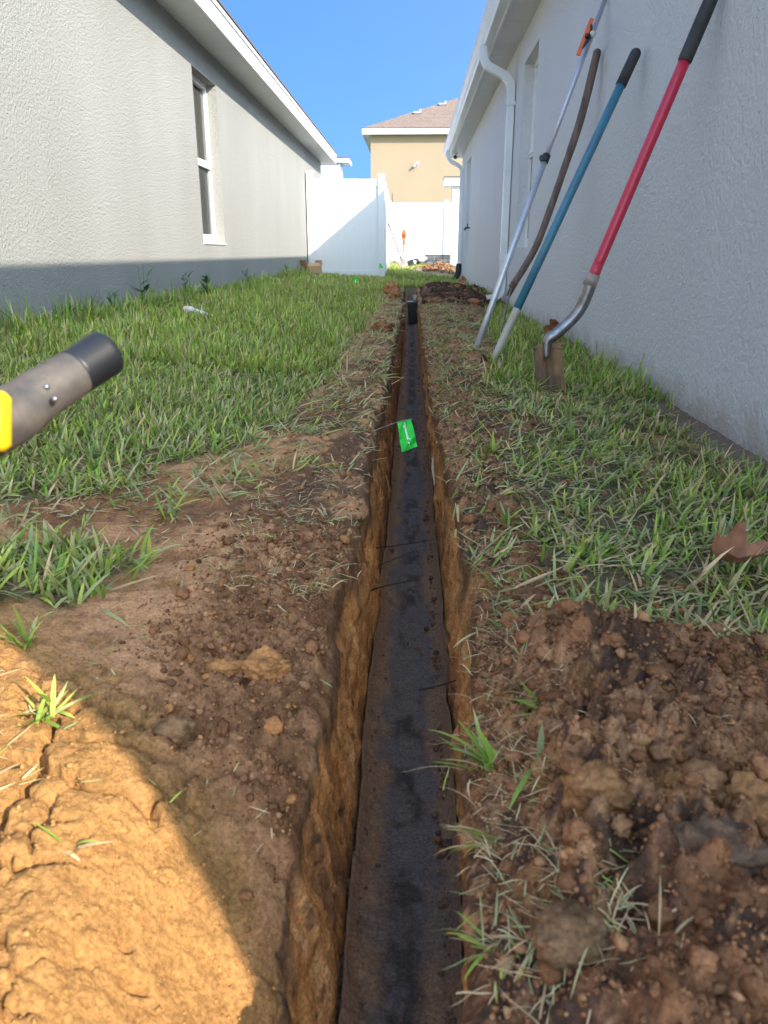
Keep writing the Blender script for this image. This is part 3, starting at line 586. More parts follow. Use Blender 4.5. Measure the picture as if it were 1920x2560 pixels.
# tan two-storey house ------------------------------------------------
TY = 36.0; TX0 = -1.88; TX1 = 10.5; TZ = 5.27
th_ = thing('house', 'tan two-storey house with a brown shingle hip roof behind the back fence', 'house', (TX0, TY, .2))
mb = MB(); mb.box((TX0, TY, -.1), (TX1, TY + 11, TZ)); mb.build('wall', 'tan_stucco', th_)
mb = MB(); mb.box((TX0 - .32, TY - .32, TZ), (TX1 + .3, TY + 11.3, TZ + .012)); mb.build('soffit', 'white_trim', th_)
mb = MB(); mb.box((TX0 - .34, TY - .34, TZ - .01), (TX1 + .3, TY - .32, TZ + .20)); mb.box((TX0 - .34, TY - .318, TZ - .01), (TX0 - .32, TY + 11.3, TZ + .20)); mb.build('fascia', 'white_trim', th_)
RZ = TZ + .20; pitch = .437
# shingle courses as real steps, one mesh per roof (stuff: far too many to tell apart)
mb = MB(); x0, x1, y0, y1_ = TX0 - .36, TX1 + .35, TY - .36, TY + 11.4; k = (y1_ - y0) / 2; nrow = 30; st_ = k / nrow
for i in range(nrow):
    a = i * st_; b = (i + 1) * st_; za = RZ + a * pitch + .025; zb_ = RZ + b * pitch
    rings = []
    for off, z in ((a, za), (b, zb_), (b, zb_ + .025)): rings.append([(x0 + off, y0 + off, z), (x1 - off, y0 + off, z), (x1 - off, y1_ - off, z), (x0 + off, y1_ - off, z)])
    base = len(mb.v); mb.add(rings[0] + rings[1] + rings[2], [(q, (q + 1) % 4, 4 + (q + 1) % 4, 4 + q) for q in range(4)] + [(4 + q, 4 + (q + 1) % 4, 8 + (q + 1) % 4, 8 + q) for q in range(4)])
rf = mb.build('roof', 'shingle_brown', th_)
for (vx, vy_) in ((.085, 37.6), (1.22, 38.8)):
    z = RZ + (vy_ - y0) * pitch
    v = MB(); v.box((vx - .14, vy_ - .12, z - .03), (vx + .10, vy_ + .12, z + .05)); v.add([(vx - .2, vy_ - .2, z + .0), (vx + .14, vy_ - .2, z + .0), (vx + .10, vy_ + .12, z + .12), (vx - .14, vy_ + .12, z + .12)], [(0, 1, 2, 3)])
    v.tube([(vx + .13, vy_ - .05, z), (vx + .13, vy_ - .05, z + .16)], .055, 10); v.build('roof_vent', 'vent_metal', rf)
fx = MB(); fx.box((.03, 35.95, 4.06), (.10, 35.998, 4.15)); fx.tube([(.07, 35.95, 4.10), (.15, 35.80, 4.15)], [.035, .06], 10); fx.tube([(.05, 35.95, 4.10), (-.03, 35.82, 4.02)], [.03, .05], 10); fx.build('wall_light', 'window_frame', th_)
mb = MB(); mb.box((TX0 + .95, TY - .03, -.1), (TX0 + 1.08, TY - .002, 3.0)); mb.build('pilaster', 'tan_stucco', th_)

# distant roof
dr_ = thing('house', 'distant house with a grey shingle roof just above the fence gate', 'house', (-4.0, 62, .2))
mb = MB(); mb.box((-8, 60.5, 0), (0, 66, 4.9)); mb.build('wall', 'white_stucco', dr_)
hip_roof(dr_, -8.4, .4, 60.0, 66.4, 4.9, .30, 'shingle_dark')
mb = MB(); mb.box((-4.2, 61.6, 5.4), (-3.3, 62.2, 5.78)); mb.build('ridge_vent', 'black_plastic', dr_)

# ------------------------------------------------------------------ vinyl fences
def post(parent, x, y, z0, z1, w=.127):
    p = MB(); p.box((x - w / 2, y - w / 2, z0), (x + w / 2, y + w / 2, z1), .004); o = p.build('post', 'vinyl', parent)
    c = MB(); h = w / 2 + .008; c.box((x - h, y - h, z1), (x + h, y + h, z1 + .022)); c.add([(x - h, y - h, z1 + .022), (x + h, y - h, z1 + .022), (x + h, y + h, z1 + .022), (x - h, y + h, z1 + .022), (x, y, z1 + .05)], [(0, 1, 4), (1, 2, 4), (2, 3, 4), (3, 0, 4)]); c.build('cap', 'vinyl', o)
def board_row(parent, p0, p1, z0, z1, w=.152):
    """tongue and groove boards between two points, each its own part, mesh shared"""
    p0 = Vector(p0); p1 = Vector(p1); L = (p1 - p0).length; n = max(1, round(L / w)); w = L / n; ang = math.atan2(p1.y - p0.y, p1.x - p0.x)
    b = MB(); t_ = .011
    for x0_, x1_, tt in ((.003, w - .003, t_), (0, .003, t_ - .004), (w - .003, w, t_ - .004)):
        b.box((x0_, -tt, z0), (x1_, tt, z1))
    o = b.build('board', 'vinyl'); o.parent = parent; o.rotation_euler = (0, 0, ang); d_ = (p1 - p0).normalized()
    o.location = Vector((p0.x, p0.y, 0)) - Vector(parent.location)
    for i in range(1, n):
        c = o.copy(); col.objects.link(c); c.parent = parent; c.location = Vector((p0.x, p0.y, 0)) + Vector((d_.x, d_.y, 0)) * (i * w) - Vector(parent.location)
def rail(parent, p0, p1, z0, z1, w=.045):
    p0 = Vector(p0); p1 = Vector(p1); d_ = (p1 - p0).normalized(); nn = Vector((-d_.y, d_.x)) * w / 2; b = MB()
    q = [p0 - nn, p1 - nn, p1 + nn, p0 + nn]
    b.add([(v.x, v.y, z0) for v in q] + [(v.x, v.y, z1) for v in q], [(3, 2, 1, 0), (4, 5, 6, 7), (0, 1, 5, 4), (1, 2, 6, 5), (2, 3, 7, 6), (3, 0, 4, 7)]); b.build('rail', 'vinyl', parent)
FY = 15.74
ff = thing('fence', 'white vinyl fence panel beside the cardboard box, crossed by a diagonal shadow', 'fence', (-1.3, FY, 0))
post(ff, -1.985, FY, 0, 1.94); post(ff, -.62, FY, -.05, 1.885)
rail(ff, (-1.921, FY), (-.684, FY), 1.70, 1.835, .05); rail(ff, (-1.921, FY), (-.684, FY), .055, .175, .05); board_row(ff, (-1.921, FY), (-.684, FY), .176, 1.699)
sf = thing('fence', 'white vinyl fence running back from the gate panel towards the rear fence', 'fence', (-.65, 21, 0))
pts_ = [(-.635 - .20 * k / 5, FY + 2.44 * k) for k in range(1, 5)]; prev = (-.622, FY + .064)
for (x, y) in pts_:
    g_ = max(0, (y - 16) * .0165); post(sf, x, y, g_ - .05, g_ + 1.90); gm = max(0, (y - 1.2 - 16) * .0165)
    rail(sf, prev, (x, y - .064), gm + 1.70, gm + 1.83); rail(sf, prev, (x, y - .064), gm + .05, gm + .17); board_row(sf, prev, (x, y - .064), gm + .17, gm + 1.70); prev = (x, y + .064)
BY = 28.0
bf = thing('fence', 'white vinyl rear fence in full sun below the tan house', 'fence', (0, BY, .2))
post(bf, -.835, BY, .15, 2.16)
g_ = (BY - 18 - 8.6 + 1) * 0
rail(sf, prev, (-.84, BY - .066), 1.90, 2.03); rail(sf, prev, (-.84, BY - .066), .22, .34); board_row(sf, prev, (-.84, BY - .066), .34, 1.90)
px_ = -.835
for x in (1.10, 3.4):
    post(bf, x, BY, .15, 2.17); rail(bf, (px_ + .064, BY), (x - .064, BY), 2.00, 2.125); rail(bf, (px_ + .064, BY), (x - .064, BY), .24, .36); board_row(bf, (px_ + .064, BY), (x - .064, BY), .361, 1.999); px_ = x
post(bf, -3.3, BY, .15, 2.17); rail(bf, (-3.236, BY), (-.9, BY), 2.0, 2.125); rail(bf, (-3.236, BY), (-.9, BY), .24, .36); board_row(bf, (-3.236, BY), (-.9, BY), .361, 1.999)

# ------------------------------------------------------------------ leaning tools
def arc(mb, *a, **k): return mb
t1 = thing('shovel', 'long red-handled trenching shovel with black grip and clay-caked narrow blade', 'shovel', (.52, 2.9, 0))
SH = Vector((.712, 2.905, .452)); ST = Vector((.968, 2.945, 1.275))
def onray(px, py, y):    # point of the picture plane position on the plane Y = y
    c = Vector((px - 829.5, 1106 - py, -1655)); dv = rx * c.x + up * c.y + bk * c.z; s_ = y / dv.y; return Vector((dv.x * s_, y, dv.z * s_ + .5))
A = onray(1280, 600, 2.9); B_ = onray(1482, 125, 2.93); Tt = B_ + (B_ - A).normalized() * .30
Tt = A + (B_ - A).normalized() * ((.972 - A.x) / (B_ - A).normalized().x)
mb = MB(); mb.tube([A + (B_ - A) * (i / 10) for i in range(11)], .0195, 20); mb.build('handle', 'red_paint', t1)
p_, r_ = tube_round([B_, B_ + (Tt - B_) * .5, Tt], [.0235, .0235, .0225]); mb = MB(); mb.tube([B_ - (B_ - A).normalized() * .012, B_] + p_[5:], [.0225, .0235] + r_[5:], 20); mb.build('grip', 'worn_grip', t1)
mb = MB(); mb.tube([A + (B_ - A).normalized() * -.005, A + (B_ - A).normalized() * .05], .0202, 20); mb.build('scuffed_end', 'scuffed_red', t1)
sp_ = smooth_path([A + (B_ - A).normalized() * .0, onray(1266, 640, 2.9), onray(1250, 672, 2.9), onray(1225, 700, 2.9), onray(1200, 722, 2.895), onray(1182, 738, 2.89), onray(1180, 775, 2.88)], 6)
n = len(sp_); mb = MB(); mb.tube(sp_, [.0225 - .003 * (i / n) if i < n * .75 else .020 - .012 * ((i / n - .75) / .25) for i in range(n)], 20); mb.build('socket', 'steel', t1)
mb = MB(); mb.tube([A + (B_ - A).normalized() * -.03, A + (B_ - A).normalized() * .012], [.0245, .0235], 20); mb.build('collar', 'dusty_steel', t1)
# blade: narrow, dished, front faces the camera
bt = onray(1182, 742, 2.885); bb = onray(1190, 862, 2.915)
nu, nv = 17, 22; V = []; wd = .105
for side_ in (0, 1):
    for j in range(nv):
        v_ = j / (nv - 1); c_ = bt.lerp(bb, v_) + Vector((0, 0, 0)); w_ = wd * (1 - .0 * v_) * (1 if v_ < .8 else 1 - .5 * ((v_ - .8) / .2) ** 2)
        for i in range(nu):
            u_ = i / (nu - 1) * 2 - 1; dish = .012 * (u_ * u_) - .026 * math.exp(-((u_ - .1) / .22) ** 2) * (1 - v_) ** .7 + .012 * math.exp(-((u_ + .45) / .2) ** 2)
            V.append(c_ + Vector((u_ * w_ / 2, -dish + side_ * .003, -(.012 * u_ * u_) * (v_ < .05) + .0 + .003 * math.sin(9 * u_ + 14 * v_))))
F = []
for side_ in (0, 1):
    o_ = side_ * nu * nv
    for j in range(nv - 1):
        for i in range(nu - 1):
            q = (o_ + j * nu + i, o_ + j * nu + i + 1, o_ + (j + 1) * nu + i + 1, o_ + (j + 1) * nu + i); F.append(q if side_ else q[::-1])
for i in range(nu - 1): F.append((i, i + 1, nu * nv + i + 1, nu * nv + i)); a_ = (nv - 1) * nu; F.append((a_ + i + 1, a_ + i, nu * nv + a_ + i, nu * nv + a_ + i + 1))
for j in range(nv - 1): F.append((j * nu, nu * nv + j * nu, nu * nv + (j + 1) * nu, (j + 1) * nu)); a_ = nu - 1; F.append((j * nu + a_, (j + 1) * nu + a_, nu * nv + (j + 1) * nu + a_, nu * nv + j * nu + a_))
mb = MB(); mb.add(V, F, True)
# folded foot step
mb.add([bt + Vector((.012, -.004, .004)), bt + Vector((wd / 2 + .012, -.012, .002)), bt + Vector((wd / 2 + .010, .018, .004)), bt + Vector((.012, .018, .006)), bt + Vector((.012, -.004, .001)), bt + Vector((wd / 2 + .012, -.012, -.002)), bt + Vector((wd / 2 + .010, .018, .0)), bt + Vector((.012, .018, .002))], [(0, 1, 2, 3), (7, 6, 5, 4), (0, 4, 5, 1), (1, 5, 6, 2), (2, 6, 7, 3)])
mb.build('blade', 'muddy_blade', t1)

t2 = thing('hoe', 'blue-handled tool with black grip, pale lower shaft and small rusty blade, leaning on the wall', 'hoe', (.357, 3.56, 0))
T2 = Vector((.965, 3.838, 1.343)); B2 = Vector((.352, 3.562, -.01)); dv2 = (B2 - T2)
mb = MB(); mb.tube([T2 + dv2 * f_ for f_ in (.08, .3, .55, .80)], [.0195, .0195, .0195, .0185], 20); mb.build('handle', 'blue_paint', t2)
p_, r_ = tube_round([T2, T2 + dv2 * .06, T2 + dv2 * .125], [.0235, .0235, .0235]); mb = MB(); mb.tube(p_[:-4], r_[:-4], 20); mb.build('grip', 'worn_grip', t2)
mb = MB(); mb.tube([T2 + dv2 * f_ for f_ in (.80, .82, .92, .985)], [.0182, .0178, .017, .0155], 18); mb.build('lower_shaft', 'bleached_fibre', t2)
mb = MB(); q = [onray(1042, 764, 3.52), onray(1030, 812, 3.50), onray(1060, 806, 3.58), onray(1064, 786, 3.58)]
mb.add(q + [v + Vector((.004, .012, 0)) for v in q], [(0, 1, 2, 3), (7, 6, 5, 4), (0, 4, 5, 1), (1, 5, 6, 2), (2, 6, 7, 3), (3, 7, 4, 0)]); mb.build('blade', 'rusty_steel', t2)

t3 = thing('spade', 'old brown wooden-handled spade with bent weathered shaft between the pole and the blue tool', 'spade', (.51, 4.64, 0))
hp = smooth_path([(.972, 4.70, 1.535), onray(1255, 255, 4.69), onray(1215, 375, 4.68), onray(1182, 470, 4.67), onray(1158, 532, 4.66), onray(1130, 582, 4.655), onray(1101, 626, 4.65)], 6)
p_, r_ = tube_round(hp, [.0215 if i < 10 else .0195 for i in range(len(hp))]); mb = MB(); mb.tube(p_[:-4], r_[:-4], 18); mb.build('handle', 'aged_wood', t3)
hp2 = smooth_path([onray(1106, 618, 4.648), onray(1098, 645, 4.65), onray(1088, 690, 4.65), onray(1079, 730, 4.65), onray(1072, 765, 4.65)], 5)
mb = MB(); mb.tube(hp2, [.013] * len(hp2), 14, flat=(1.25, .6)); mb.build('shank', 'grey_wood', t3)
mb = MB(); mb.tube([onray(1112, 610, 4.648), onray(1098, 640, 4.65)], [.0205, .012], 16); mb.build('ferrule', 'rusty_steel', t3)
mb = MB(); c_ = onray(1071, 768, 4.65); mb.box((c_.x - .07, c_.y - .004, c_.z - .18), (c_.x + .07, c_.y + .004, c_.z + .01), .002); mb.build('blade', 'rusty_steel', t3)

t4 = thing('extension_pole', 'telescopic aluminium pole with an orange squeegee clipped on, leftmost tool on the wall', 'pole', (.31, 4.0, 0))
B4 = Vector((.312, 4.015, -.01)); Cc = onray(1178, 343, 4.43); T4 = onray(1312, -14, 4.66); dv4 = (T4 - Cc).normalized(); T4 = Cc + dv4 * ((.985 - Cc.x) / dv4.x)
mb = MB(); mb.tube([B4, B4.lerp(Cc, .5), Cc], [.0165] * 3, 12, smooth=True); mb.build('lower_tube', 'aluminium', t4)
mb = MB(); mb.tube([Cc, Cc.lerp(T4, .5), T4], .0125, 14); mb.build('upper_tube', 'lilac_tube', t4)
mb = MB(); mb.tube([Cc - dv4 * .02, Cc + dv4 * .022], .0215, 16); mb.box((Cc.x - .032, Cc.y - .03, Cc.z - .008), (Cc.x + .005, Cc.y + .01, Cc.z + .016), .003); mb.build('clamp_collar', 'black_plastic', t4)
sq = thing('squeegee', 'orange squeegee blade with black bracket clipped to the aluminium pole', 'squeegee', tuple(onray(1266, 80, 4.58)))
qa, qb = onray(1279, 40, 4.56), onray(1249, 119, 4.52); dq = (qb - qa).normalized(); nq = Vector((.9, -.1, .35)).cross(dq).normalized(); wq = dq.cross(nq)
mb = MB(); q = [qa - wq * .011, qb - wq * .011, qb + wq * .011, qa + wq * .011]; mb.add([v - nq * .004 for v in q] + [v + nq * .004 for v in q], [(0, 1, 2, 3), (7, 6, 5, 4), (0, 4, 5, 1), (1, 5, 6, 2), (2, 6, 7, 3), (3, 7, 4, 0)]); mb.build('rubber_blade', 'orange_plastic', sq)
hub = onray(1275, 76, 4.56); mb = MB(); mb.tube([onray(1278, 52, 4.54), hub, onray(1259, 104, 4.50)], [.005, .014, .005], 8); mb.tube([onray(1268, 78, 4.52), hub], [.012, .014], 8); mb.build('bracket', 'black_plastic', sq)
mb = MB(); mb.tube([hub + Vector((.008, -.03, .0)), hub + Vector((.012, .02, .01))], .0155, 14); mb.build('knob', 'cream_plastic', sq)

# ------------------------------------------------------------------ the tool handle close to the lens
h1 = thing('digging_tool', 'grey and yellow tool handle with black rubber butt at the left edge, nearest the viewer', 'tool', (-.52, .30, 0))
def camray(px, py, dist):
    c = Vector((px - 829.5, 1106 - py, -1655)).normalized() * dist; v_ = rx * c.x + up * c.y + bk * c.z; return v_ + Vector((0, 0, .5))
E0 = camray(226, 764, .62); E1 = camray(160, 806, .605); E2 = camray(90, 850, .592); E3 = camray(8, 905, .578); E4 = camray(-90, 950, .565); E5 = camray(-230, 1010, .55)
axd = (E0 - E1).normalized()
cp = [E1 + (E0 - E1) * (k_ / 10) for k_ in range(11)]; cr = [.0168 + .0006 * (k_ / 10) ** 2 for k_ in range(11)]
for a_ in (25, 50, 70, 84): cp.append(E0 + axd * (.005 * math.sin(R(a_)))); cr.append(.0174 * (.55 + .45 * math.cos(R(a_))) if a_ < 84 else .0085)
mb = MB(); mb.tube(cp, cr, 30); mb.build('butt_cap', 'black_rubber', h1)
bp_ = smooth_path([E1 + axd * .002, camray(125, 828, .598), E2, camray(50, 879, .585), E3, E4], 5)
k = len(bp_); mb = MB(); mb.tube(bp_, [.0166 + .0022 * (i / k) + .005 * max(0, i / k - .35) ** 1.1 for i in range(k)], 26); body = mb.build('grip', 'grip_grey', h1)
rib = MB(); sd_ = Vector((.35, -.75, -.25)).normalized()
mb = MB(); off = (Vector((0, 0, .5)) - E3).normalized(); yv = (E4 - E3).normalized(); zv = off.cross(yv).normalized()
Y0 = camray(-14, 910, .550)
mb.tube([Y0 + up * .019, Y0 + up * .015, Y0 - up * .015, Y0 - up * .019], [.007, .0105, .0105, .007], 18); mb.build('yellow_insert', 'tool_yellow', h1)
mb = MB(); pa = camray(70, 878, .573); pb = camray(128, 842, .587); pc = camray(66, 915, .572)
mb.tube([pb, pa, pc], .0012, 6); mb.build('moulded_line', 'dusty_steel', h1)
for k_, (qx, qy) in enumerate(((118, 862), (100, 836), (42, 872))):
    c_ = camray(qx, qy, .578 if k_ else .572); mb = MB(); mb.tube([c_ + off * -.004, c_ + off * .004], .0022, 10); mb.build('screw', 'steel', h1)
mb = MB(); gd = (-.56, .16); mb.tube(smooth_path([E4, E5, E5 + Vector((-.05, -.04, -.04)), Vector((gd[0], gd[1], .12)), Vector((gd[0], gd[1], -.06))], 6), .017, 16); mb.build('shaft', 'steel', h1)
mb = MB(); mb.box((gd[0] - .05, gd[1] - .004, -.12), (gd[0] + .05, gd[1] + .004, .03), .002); mb.build('blade', 'steel', h1)

# ------------------------------------------------------------------ flags
def flag(label, wire_pts, quad, stripe, nrm):
    q = [Vector(p) for p in quad]; t_ = thing('marker_flag', label, 'flag', tuple(wire_pts[0]), 'green marker flags along the trench')
    mb = MB(); mb.tube(smooth_path(wire_pts, 5), .0012 if len(wire_pts) else .001, 6); mb.build('wire', 'wire', t_)
    n_ = 12; V = []
    nrm = Vector(nrm)
    def P(u_, v_, o_=0):
        return q[0].lerp(q[1], u_).lerp(q[3].lerp(q[2], u_), v_) + nrm * ((.004 * math.sin(5 * u_ + 7 * v_) + .003 * math.sin(17 * v_ + 3 * u_) * v_) * (q[0] - q[3]).length / .09 + o_)
    V = [P(i / n_, j / n_) for j in range(n_ + 1) for i in range(n_ + 1)]; V2 = [P(i / n_, j / n_, .0006) for j in range(n_ + 1) for i in range(n_ + 1)]
    N_ = len(V); F = [(j * (n_ + 1) + i, j * (n_ + 1) + i + 1, (j + 1) * (n_ + 1) + i + 1, (j + 1) * (n_ + 1) + i) for j in range(n_) for i in range(n_)]
    mb = MB(); mb.add(V + V2, F + [tuple(N_ + k_ for k_ in f_[::-1]) for f_ in F], True); fo = mb.build('flag_sheet', 'flag_green', t_)
    if stripe:
        mb = MB()
        for (va, vb, ua, ub) in stripe:
            for side_ in (-.0006, .0012):
                m_ = 6; vs_ = [P(ua + (ub - ua) * i / 2, va + (vb - va) * j / m_, side_) for j in range(m_ + 1) for i in range(3)]
                mb.add(vs_, [(j * 3 + i, j * 3 + i + 1, (j + 1) * 3 + i + 1, (j + 1) * 3 + i) for j in range(m_) for i in range(2)], True)
        mb.build('printed_line', 'flag_print', fo)
    return t_
Y3 = 2.28
flag('bright green flag on a bent wire hanging over the trench', [Vector((-.36, 2.03, gz(-.36, 2.03) - .02)), onray(715, 955, 2.12), onray(790, 936, 2.2), onray(858, 912, Y3), onray(891, 905, Y3)],
     [onray(858, 913, Y3), onray(888, 906, Y3), onray(902, 964, Y3 - .01), onray(868, 977, Y3 - .02)], [(.05, .9, .45, .55), (.12, .25, .36, .45), (.62, .66, .55, .66)], (.25, -.96, .1))
flag('small green flag lying folded in the lawn in front of the fence panel', [Vector((-.87, 12.0, gz(-.87, 12) - .02)), Vector((-.865, 12.0, .10)), onray(768, 600, 12.0)],
     [onray(766, 598, 12.0), onray(770, 600, 12.0), onray(779, 619, 11.95), onray(757, 620, 12.0)], [(.2, .8, .4, .55)], (.1, -.9, .4))
flag('small green flag standing against the right post of the fence panel', [Vector((-.63, 15.45, -.02)), Vector((-.63, 15.45, .2)), onray(821, 568, 15.45)],
     [onray(820, 568, 15.45), onray(823, 569, 15.45), onray(828, 579, 15.43), onray(818, 578, 15.45)], [], (.1, -.9, .4))

# ------------------------------------------------------------------ cardboard box
bx = thing('cardboard_box', 'open cardboard box with raised flaps beside the left house wall and the fence', 'box', (-1.85, 14.35, .06))
ca, cb, cc_, ce = Vector((-2.03, 14.45)), Vector((-1.875, 14.15)), Vector((-1.63, 14.28)), Vector((-1.785, 14.58)); z0, z1 = gz(-1.85, 14.3) + .005, .285
def vwall(name, p, q, za, zb_, mt, lean=Vector((0, 0, 0)), t_=.006, par=bx):
    mb = MB(); d_ = (Vector(q) - Vector(p)); nn = Vector((-d_.y, d_.x)).normalized() * t_
    vs_ = [(p.x, p.y, za), (q.x, q.y, za), (q.x + lean.x, q.y + lean.y, zb_), (p.x + lean.x, p.y + lean.y, zb_)]
    vs_ += [(x + nn.x, y + nn.y, z) for x, y, z in vs_]
    mb.add(vs_, [(0, 1, 2, 3), (7, 6, 5, 4), (0, 4, 5, 1), (1, 5, 6, 2), (2, 6, 7, 3), (3, 7, 4, 0)]); return mb.build(name, mt, par)
s1 = vwall('side', ca, cb, z0, z1, 'cardboard'); s2 = vwall('side', cb, cc_, z0, z1, 'cardboard'); vwall('side', cc_, ce, z0, z1, 'cardboard'); vwall('side', ce, ca, z0, z1, 'cardboard')
vwall('flap', ca, cb, z1 + .002, z1 + .10, 'cardboard_inside', Vector((-.02, -.02, 0))); vwall('flap', cb, cc_, z1 - .002, z1 + .055, 'cardboard', Vector((.015, .10, 0))); vwall('flap', cc_, ce, z1 + .002, z1 + .10, 'cardboard_inside', Vector((.012, .01, 0)))
def sticker(p, q, u0, u1, za, zb_, mt, par, name, off=.002):
    a_ = p.lerp(q, u0); b_ = p.lerp(q, u1); d_ = (q - p); nn = Vector((d_.y, -d_.x)).normalized() * off
    mb = MB(); mb.add([(a_.x + nn.x, a_.y + nn.y, za), (b_.x + nn.x, b_.y + nn.y, za), (b_.x + nn.x, b_.y + nn.y, zb_), (a_.x + nn.x, a_.y + nn.y, zb_)], [(0, 1, 2, 3)]); return mb.build(name, mt, par)
sticker(ca, cb, .10, .48, .17, .28, 'paper', s1, 'label')
for k in range(3): sticker(ca, cb, .16, .40 - .05 * (k % 2), .255 - .03 * k, .262 - .03 * k, 'black_plastic', s1, 'label_print', .003)
sticker(cb, cc_, .18, .78, .135, .165, 'purple_ink', s2, 'printed_band')

# ------------------------------------------------------------------ white pipe in the lawn
pp = thing('pvc_pipe', 'short white plastic pipe with elbow sticking out of the lawn near the left wall', 'pipe', (-1.49, 5.2, .05))
e0 = onray(401, 695, 5.2); e1 = onray(401, 673, 5.2); e2 = onray(411, 668, 5.2); e3 = onray(440, 678, 5.22); e4 = onray(457, 687, 5.24)
mb = MB(); mb.tube([e2, e3, e4], .0165, 16); mb.build('pipe', 'pvc', pp)
mb = MB(); mb.tube(smooth_path([e0 - Vector((0, 0, .08)), e1, e1.lerp(e2, .5) + Vector((-.0, 0, .004)), e2 + (e3 - e2) * .2], 5), .0235, 16); mb.build('elbow', 'pvc', pp)
mb = MB(); mb.tube([e3.lerp(e4, .55), e4, e4 + (e4 - e3) * .15 + Vector((0, 0, -.02))], .0235, 16); mb.build('coupling', 'pvc', pp)

# ------------------------------------------------------------------ catch basin in the trench
cbn = thing('catch_basin', 'black plastic drain basin with grey pipe stub sitting in the far end of the trench', 'drain basin', (.05, 10, -.35))
mb = MB(); bx0, bx1, by0, by1 = -.065, .085, 9.88, 10.04
mb.add([(bx0 + .014, by0 + .01, -.35), (bx1 - .014, by0 + .01, -.35), (bx1 - .014, by1, -.35), (bx0 + .014, by1, -.35), (bx0, by0, -.10), (bx1, by0, -.10), (bx1, by1, -.10), (bx0, by1, -.10)], [(3, 2, 1, 0), (4, 5, 6, 7), (0, 1, 5, 4), (1, 2, 6, 5), (2, 3, 7, 6), (3, 0, 4, 7)])
for k in range(5): x = bx0 + .02 + k * .028; mb.box((x, by0 - .006, -.32), (x + .006, by0 + .008, -.11))
mb.build('basin', 'black_plastic', cbn)
mb = MB(); mb.box((bx0 - .012, by0 - .016, -.10), (bx1 + .012, by1 + .01, -.072), .005); mb.build('rim', 'black_plastic', cbn)
mb = MB(); mb.tube([(.03, 10.1, -.10), (.03, 10.1, 0.0)], .032, 18); mb.build('pipe_stub', 'dusty_steel', cbn)
mb = MB(); mb.box((.09, 9.90, -.085), (.135, 9.94, -.062), .004); mb.build('white_tab', 'pvc', cbn)

# ------------------------------------------------------------------ far yard
fs = thing('shovel', 'square shovel with long wooden handle propped against the side fence in the far yard', 'shovel', (-.30, 22.2, .11))
zb0 = gz(-.3, 22.2); top_ = onray(898.5, 525 - 1, 22.9); top_ = Vector((-.72, 22.6, 1.32)); bot_ = Vector((-.34, 22.2, zb0 + .28))
mb = MB(); mb.tube([top_.lerp(bot_, .10), top_.lerp(bot_, .55), bot_], .019, 10); mb.build('handle', 'orange_plastic', fs).data.materials[0] = M['aged_wood']
mb = MB(); mb.tube([top_, top_.lerp(bot_, .12)], .024, 10); mb.build('grip', 'worn_grip', fs)
bd_ = (bot_ - top_).normalized(); c0 = bot_ + bd_ * -.02; sx_ = Vector((bd_.z, 0, -bd_.x)).normalized() * -.12; mb = MB()
q = [c0 - sx_, c0 + sx_, c0 + sx_ * .96 + bd_ * .30, c0 - sx_ * .96 + bd_ * .30]; mb.add(q + [v + Vector((0, .006, 0)) for v in q], [(0, 1, 2, 3), (7, 6, 5, 4), (0, 4, 5, 1), (1, 5, 6, 2), (2, 6, 7, 3), (3, 7, 4, 0)])
mb.tube([bot_ - bd_ * .12, bot_ + bd_ * .08], [.024, .012], 10); mb.build('blade', 'grey_slab', fs)
tp = thing('laser_level', 'orange rotary laser level on a thin tripod in front of the rear fence', 'laser level', (-.30, 24.5, .15))
zt = .872; cx_ = -.295
mb = MB(); mb.box((cx_ - .075, 24.42, zt + .06), (cx_ + .075, 24.58, zt + .24), .02); mb.build('level_body', 'orange_plastic', tp)
mb = MB(); mb.tube([(cx_, 24.5, zt + .235), (cx_, 24.5, zt + .31)], [.05, .035], 12); mb.build('rotating_head', 'orange_plastic', tp)
mb = MB(); mb.box((cx_ - .055, 24.405, zt + .10), (cx_ + .045, 24.419, zt + .17), .004); mb.build('face_panel', 'rusty_steel', tp)
mb = MB(); mb.tube([(cx_, 24.5, zt - .06), (cx_, 24.5, zt + .06)], [.03, .055], 12); mb.build('tripod_head', 'orange_plastic', tp)
g24 = gz(-.3, 24.5)
for (lx_, ly_) in ((-.52, 24.25), (-.05, 24.3), (-.30, 24.95)):
    a_ = Vector((cx_, 24.5, zt)); b_ = Vector((lx_, ly_, gz(lx_, ly_))); m_ = a_.lerp(b_, .45)
    mb = MB(); mb.tube([a_, m_], .016, 8); l_ = mb.build('leg', 'orange_plastic', tp); mb = MB(); mb.tube([m_, b_], .011, 8); mb.build('lower_leg', 'aluminium', l_)
lv = thing('grade_rod', 'slim grey measuring rod standing by the side fence behind the far shovel', 'rod', (-.63, 24.2, .15))
mb = MB(); mb.box((-.66, 24.19, gz(-.63, 24.2) - .02), (-.62, 24.21, .95), .003); mb.build('rod', 'grey_slab', lv); mb = MB(); mb.box((-.675, 24.17, .62), (-.605, 24.19, .93), .004); mb.build('target', 'dusty_steel', lv)
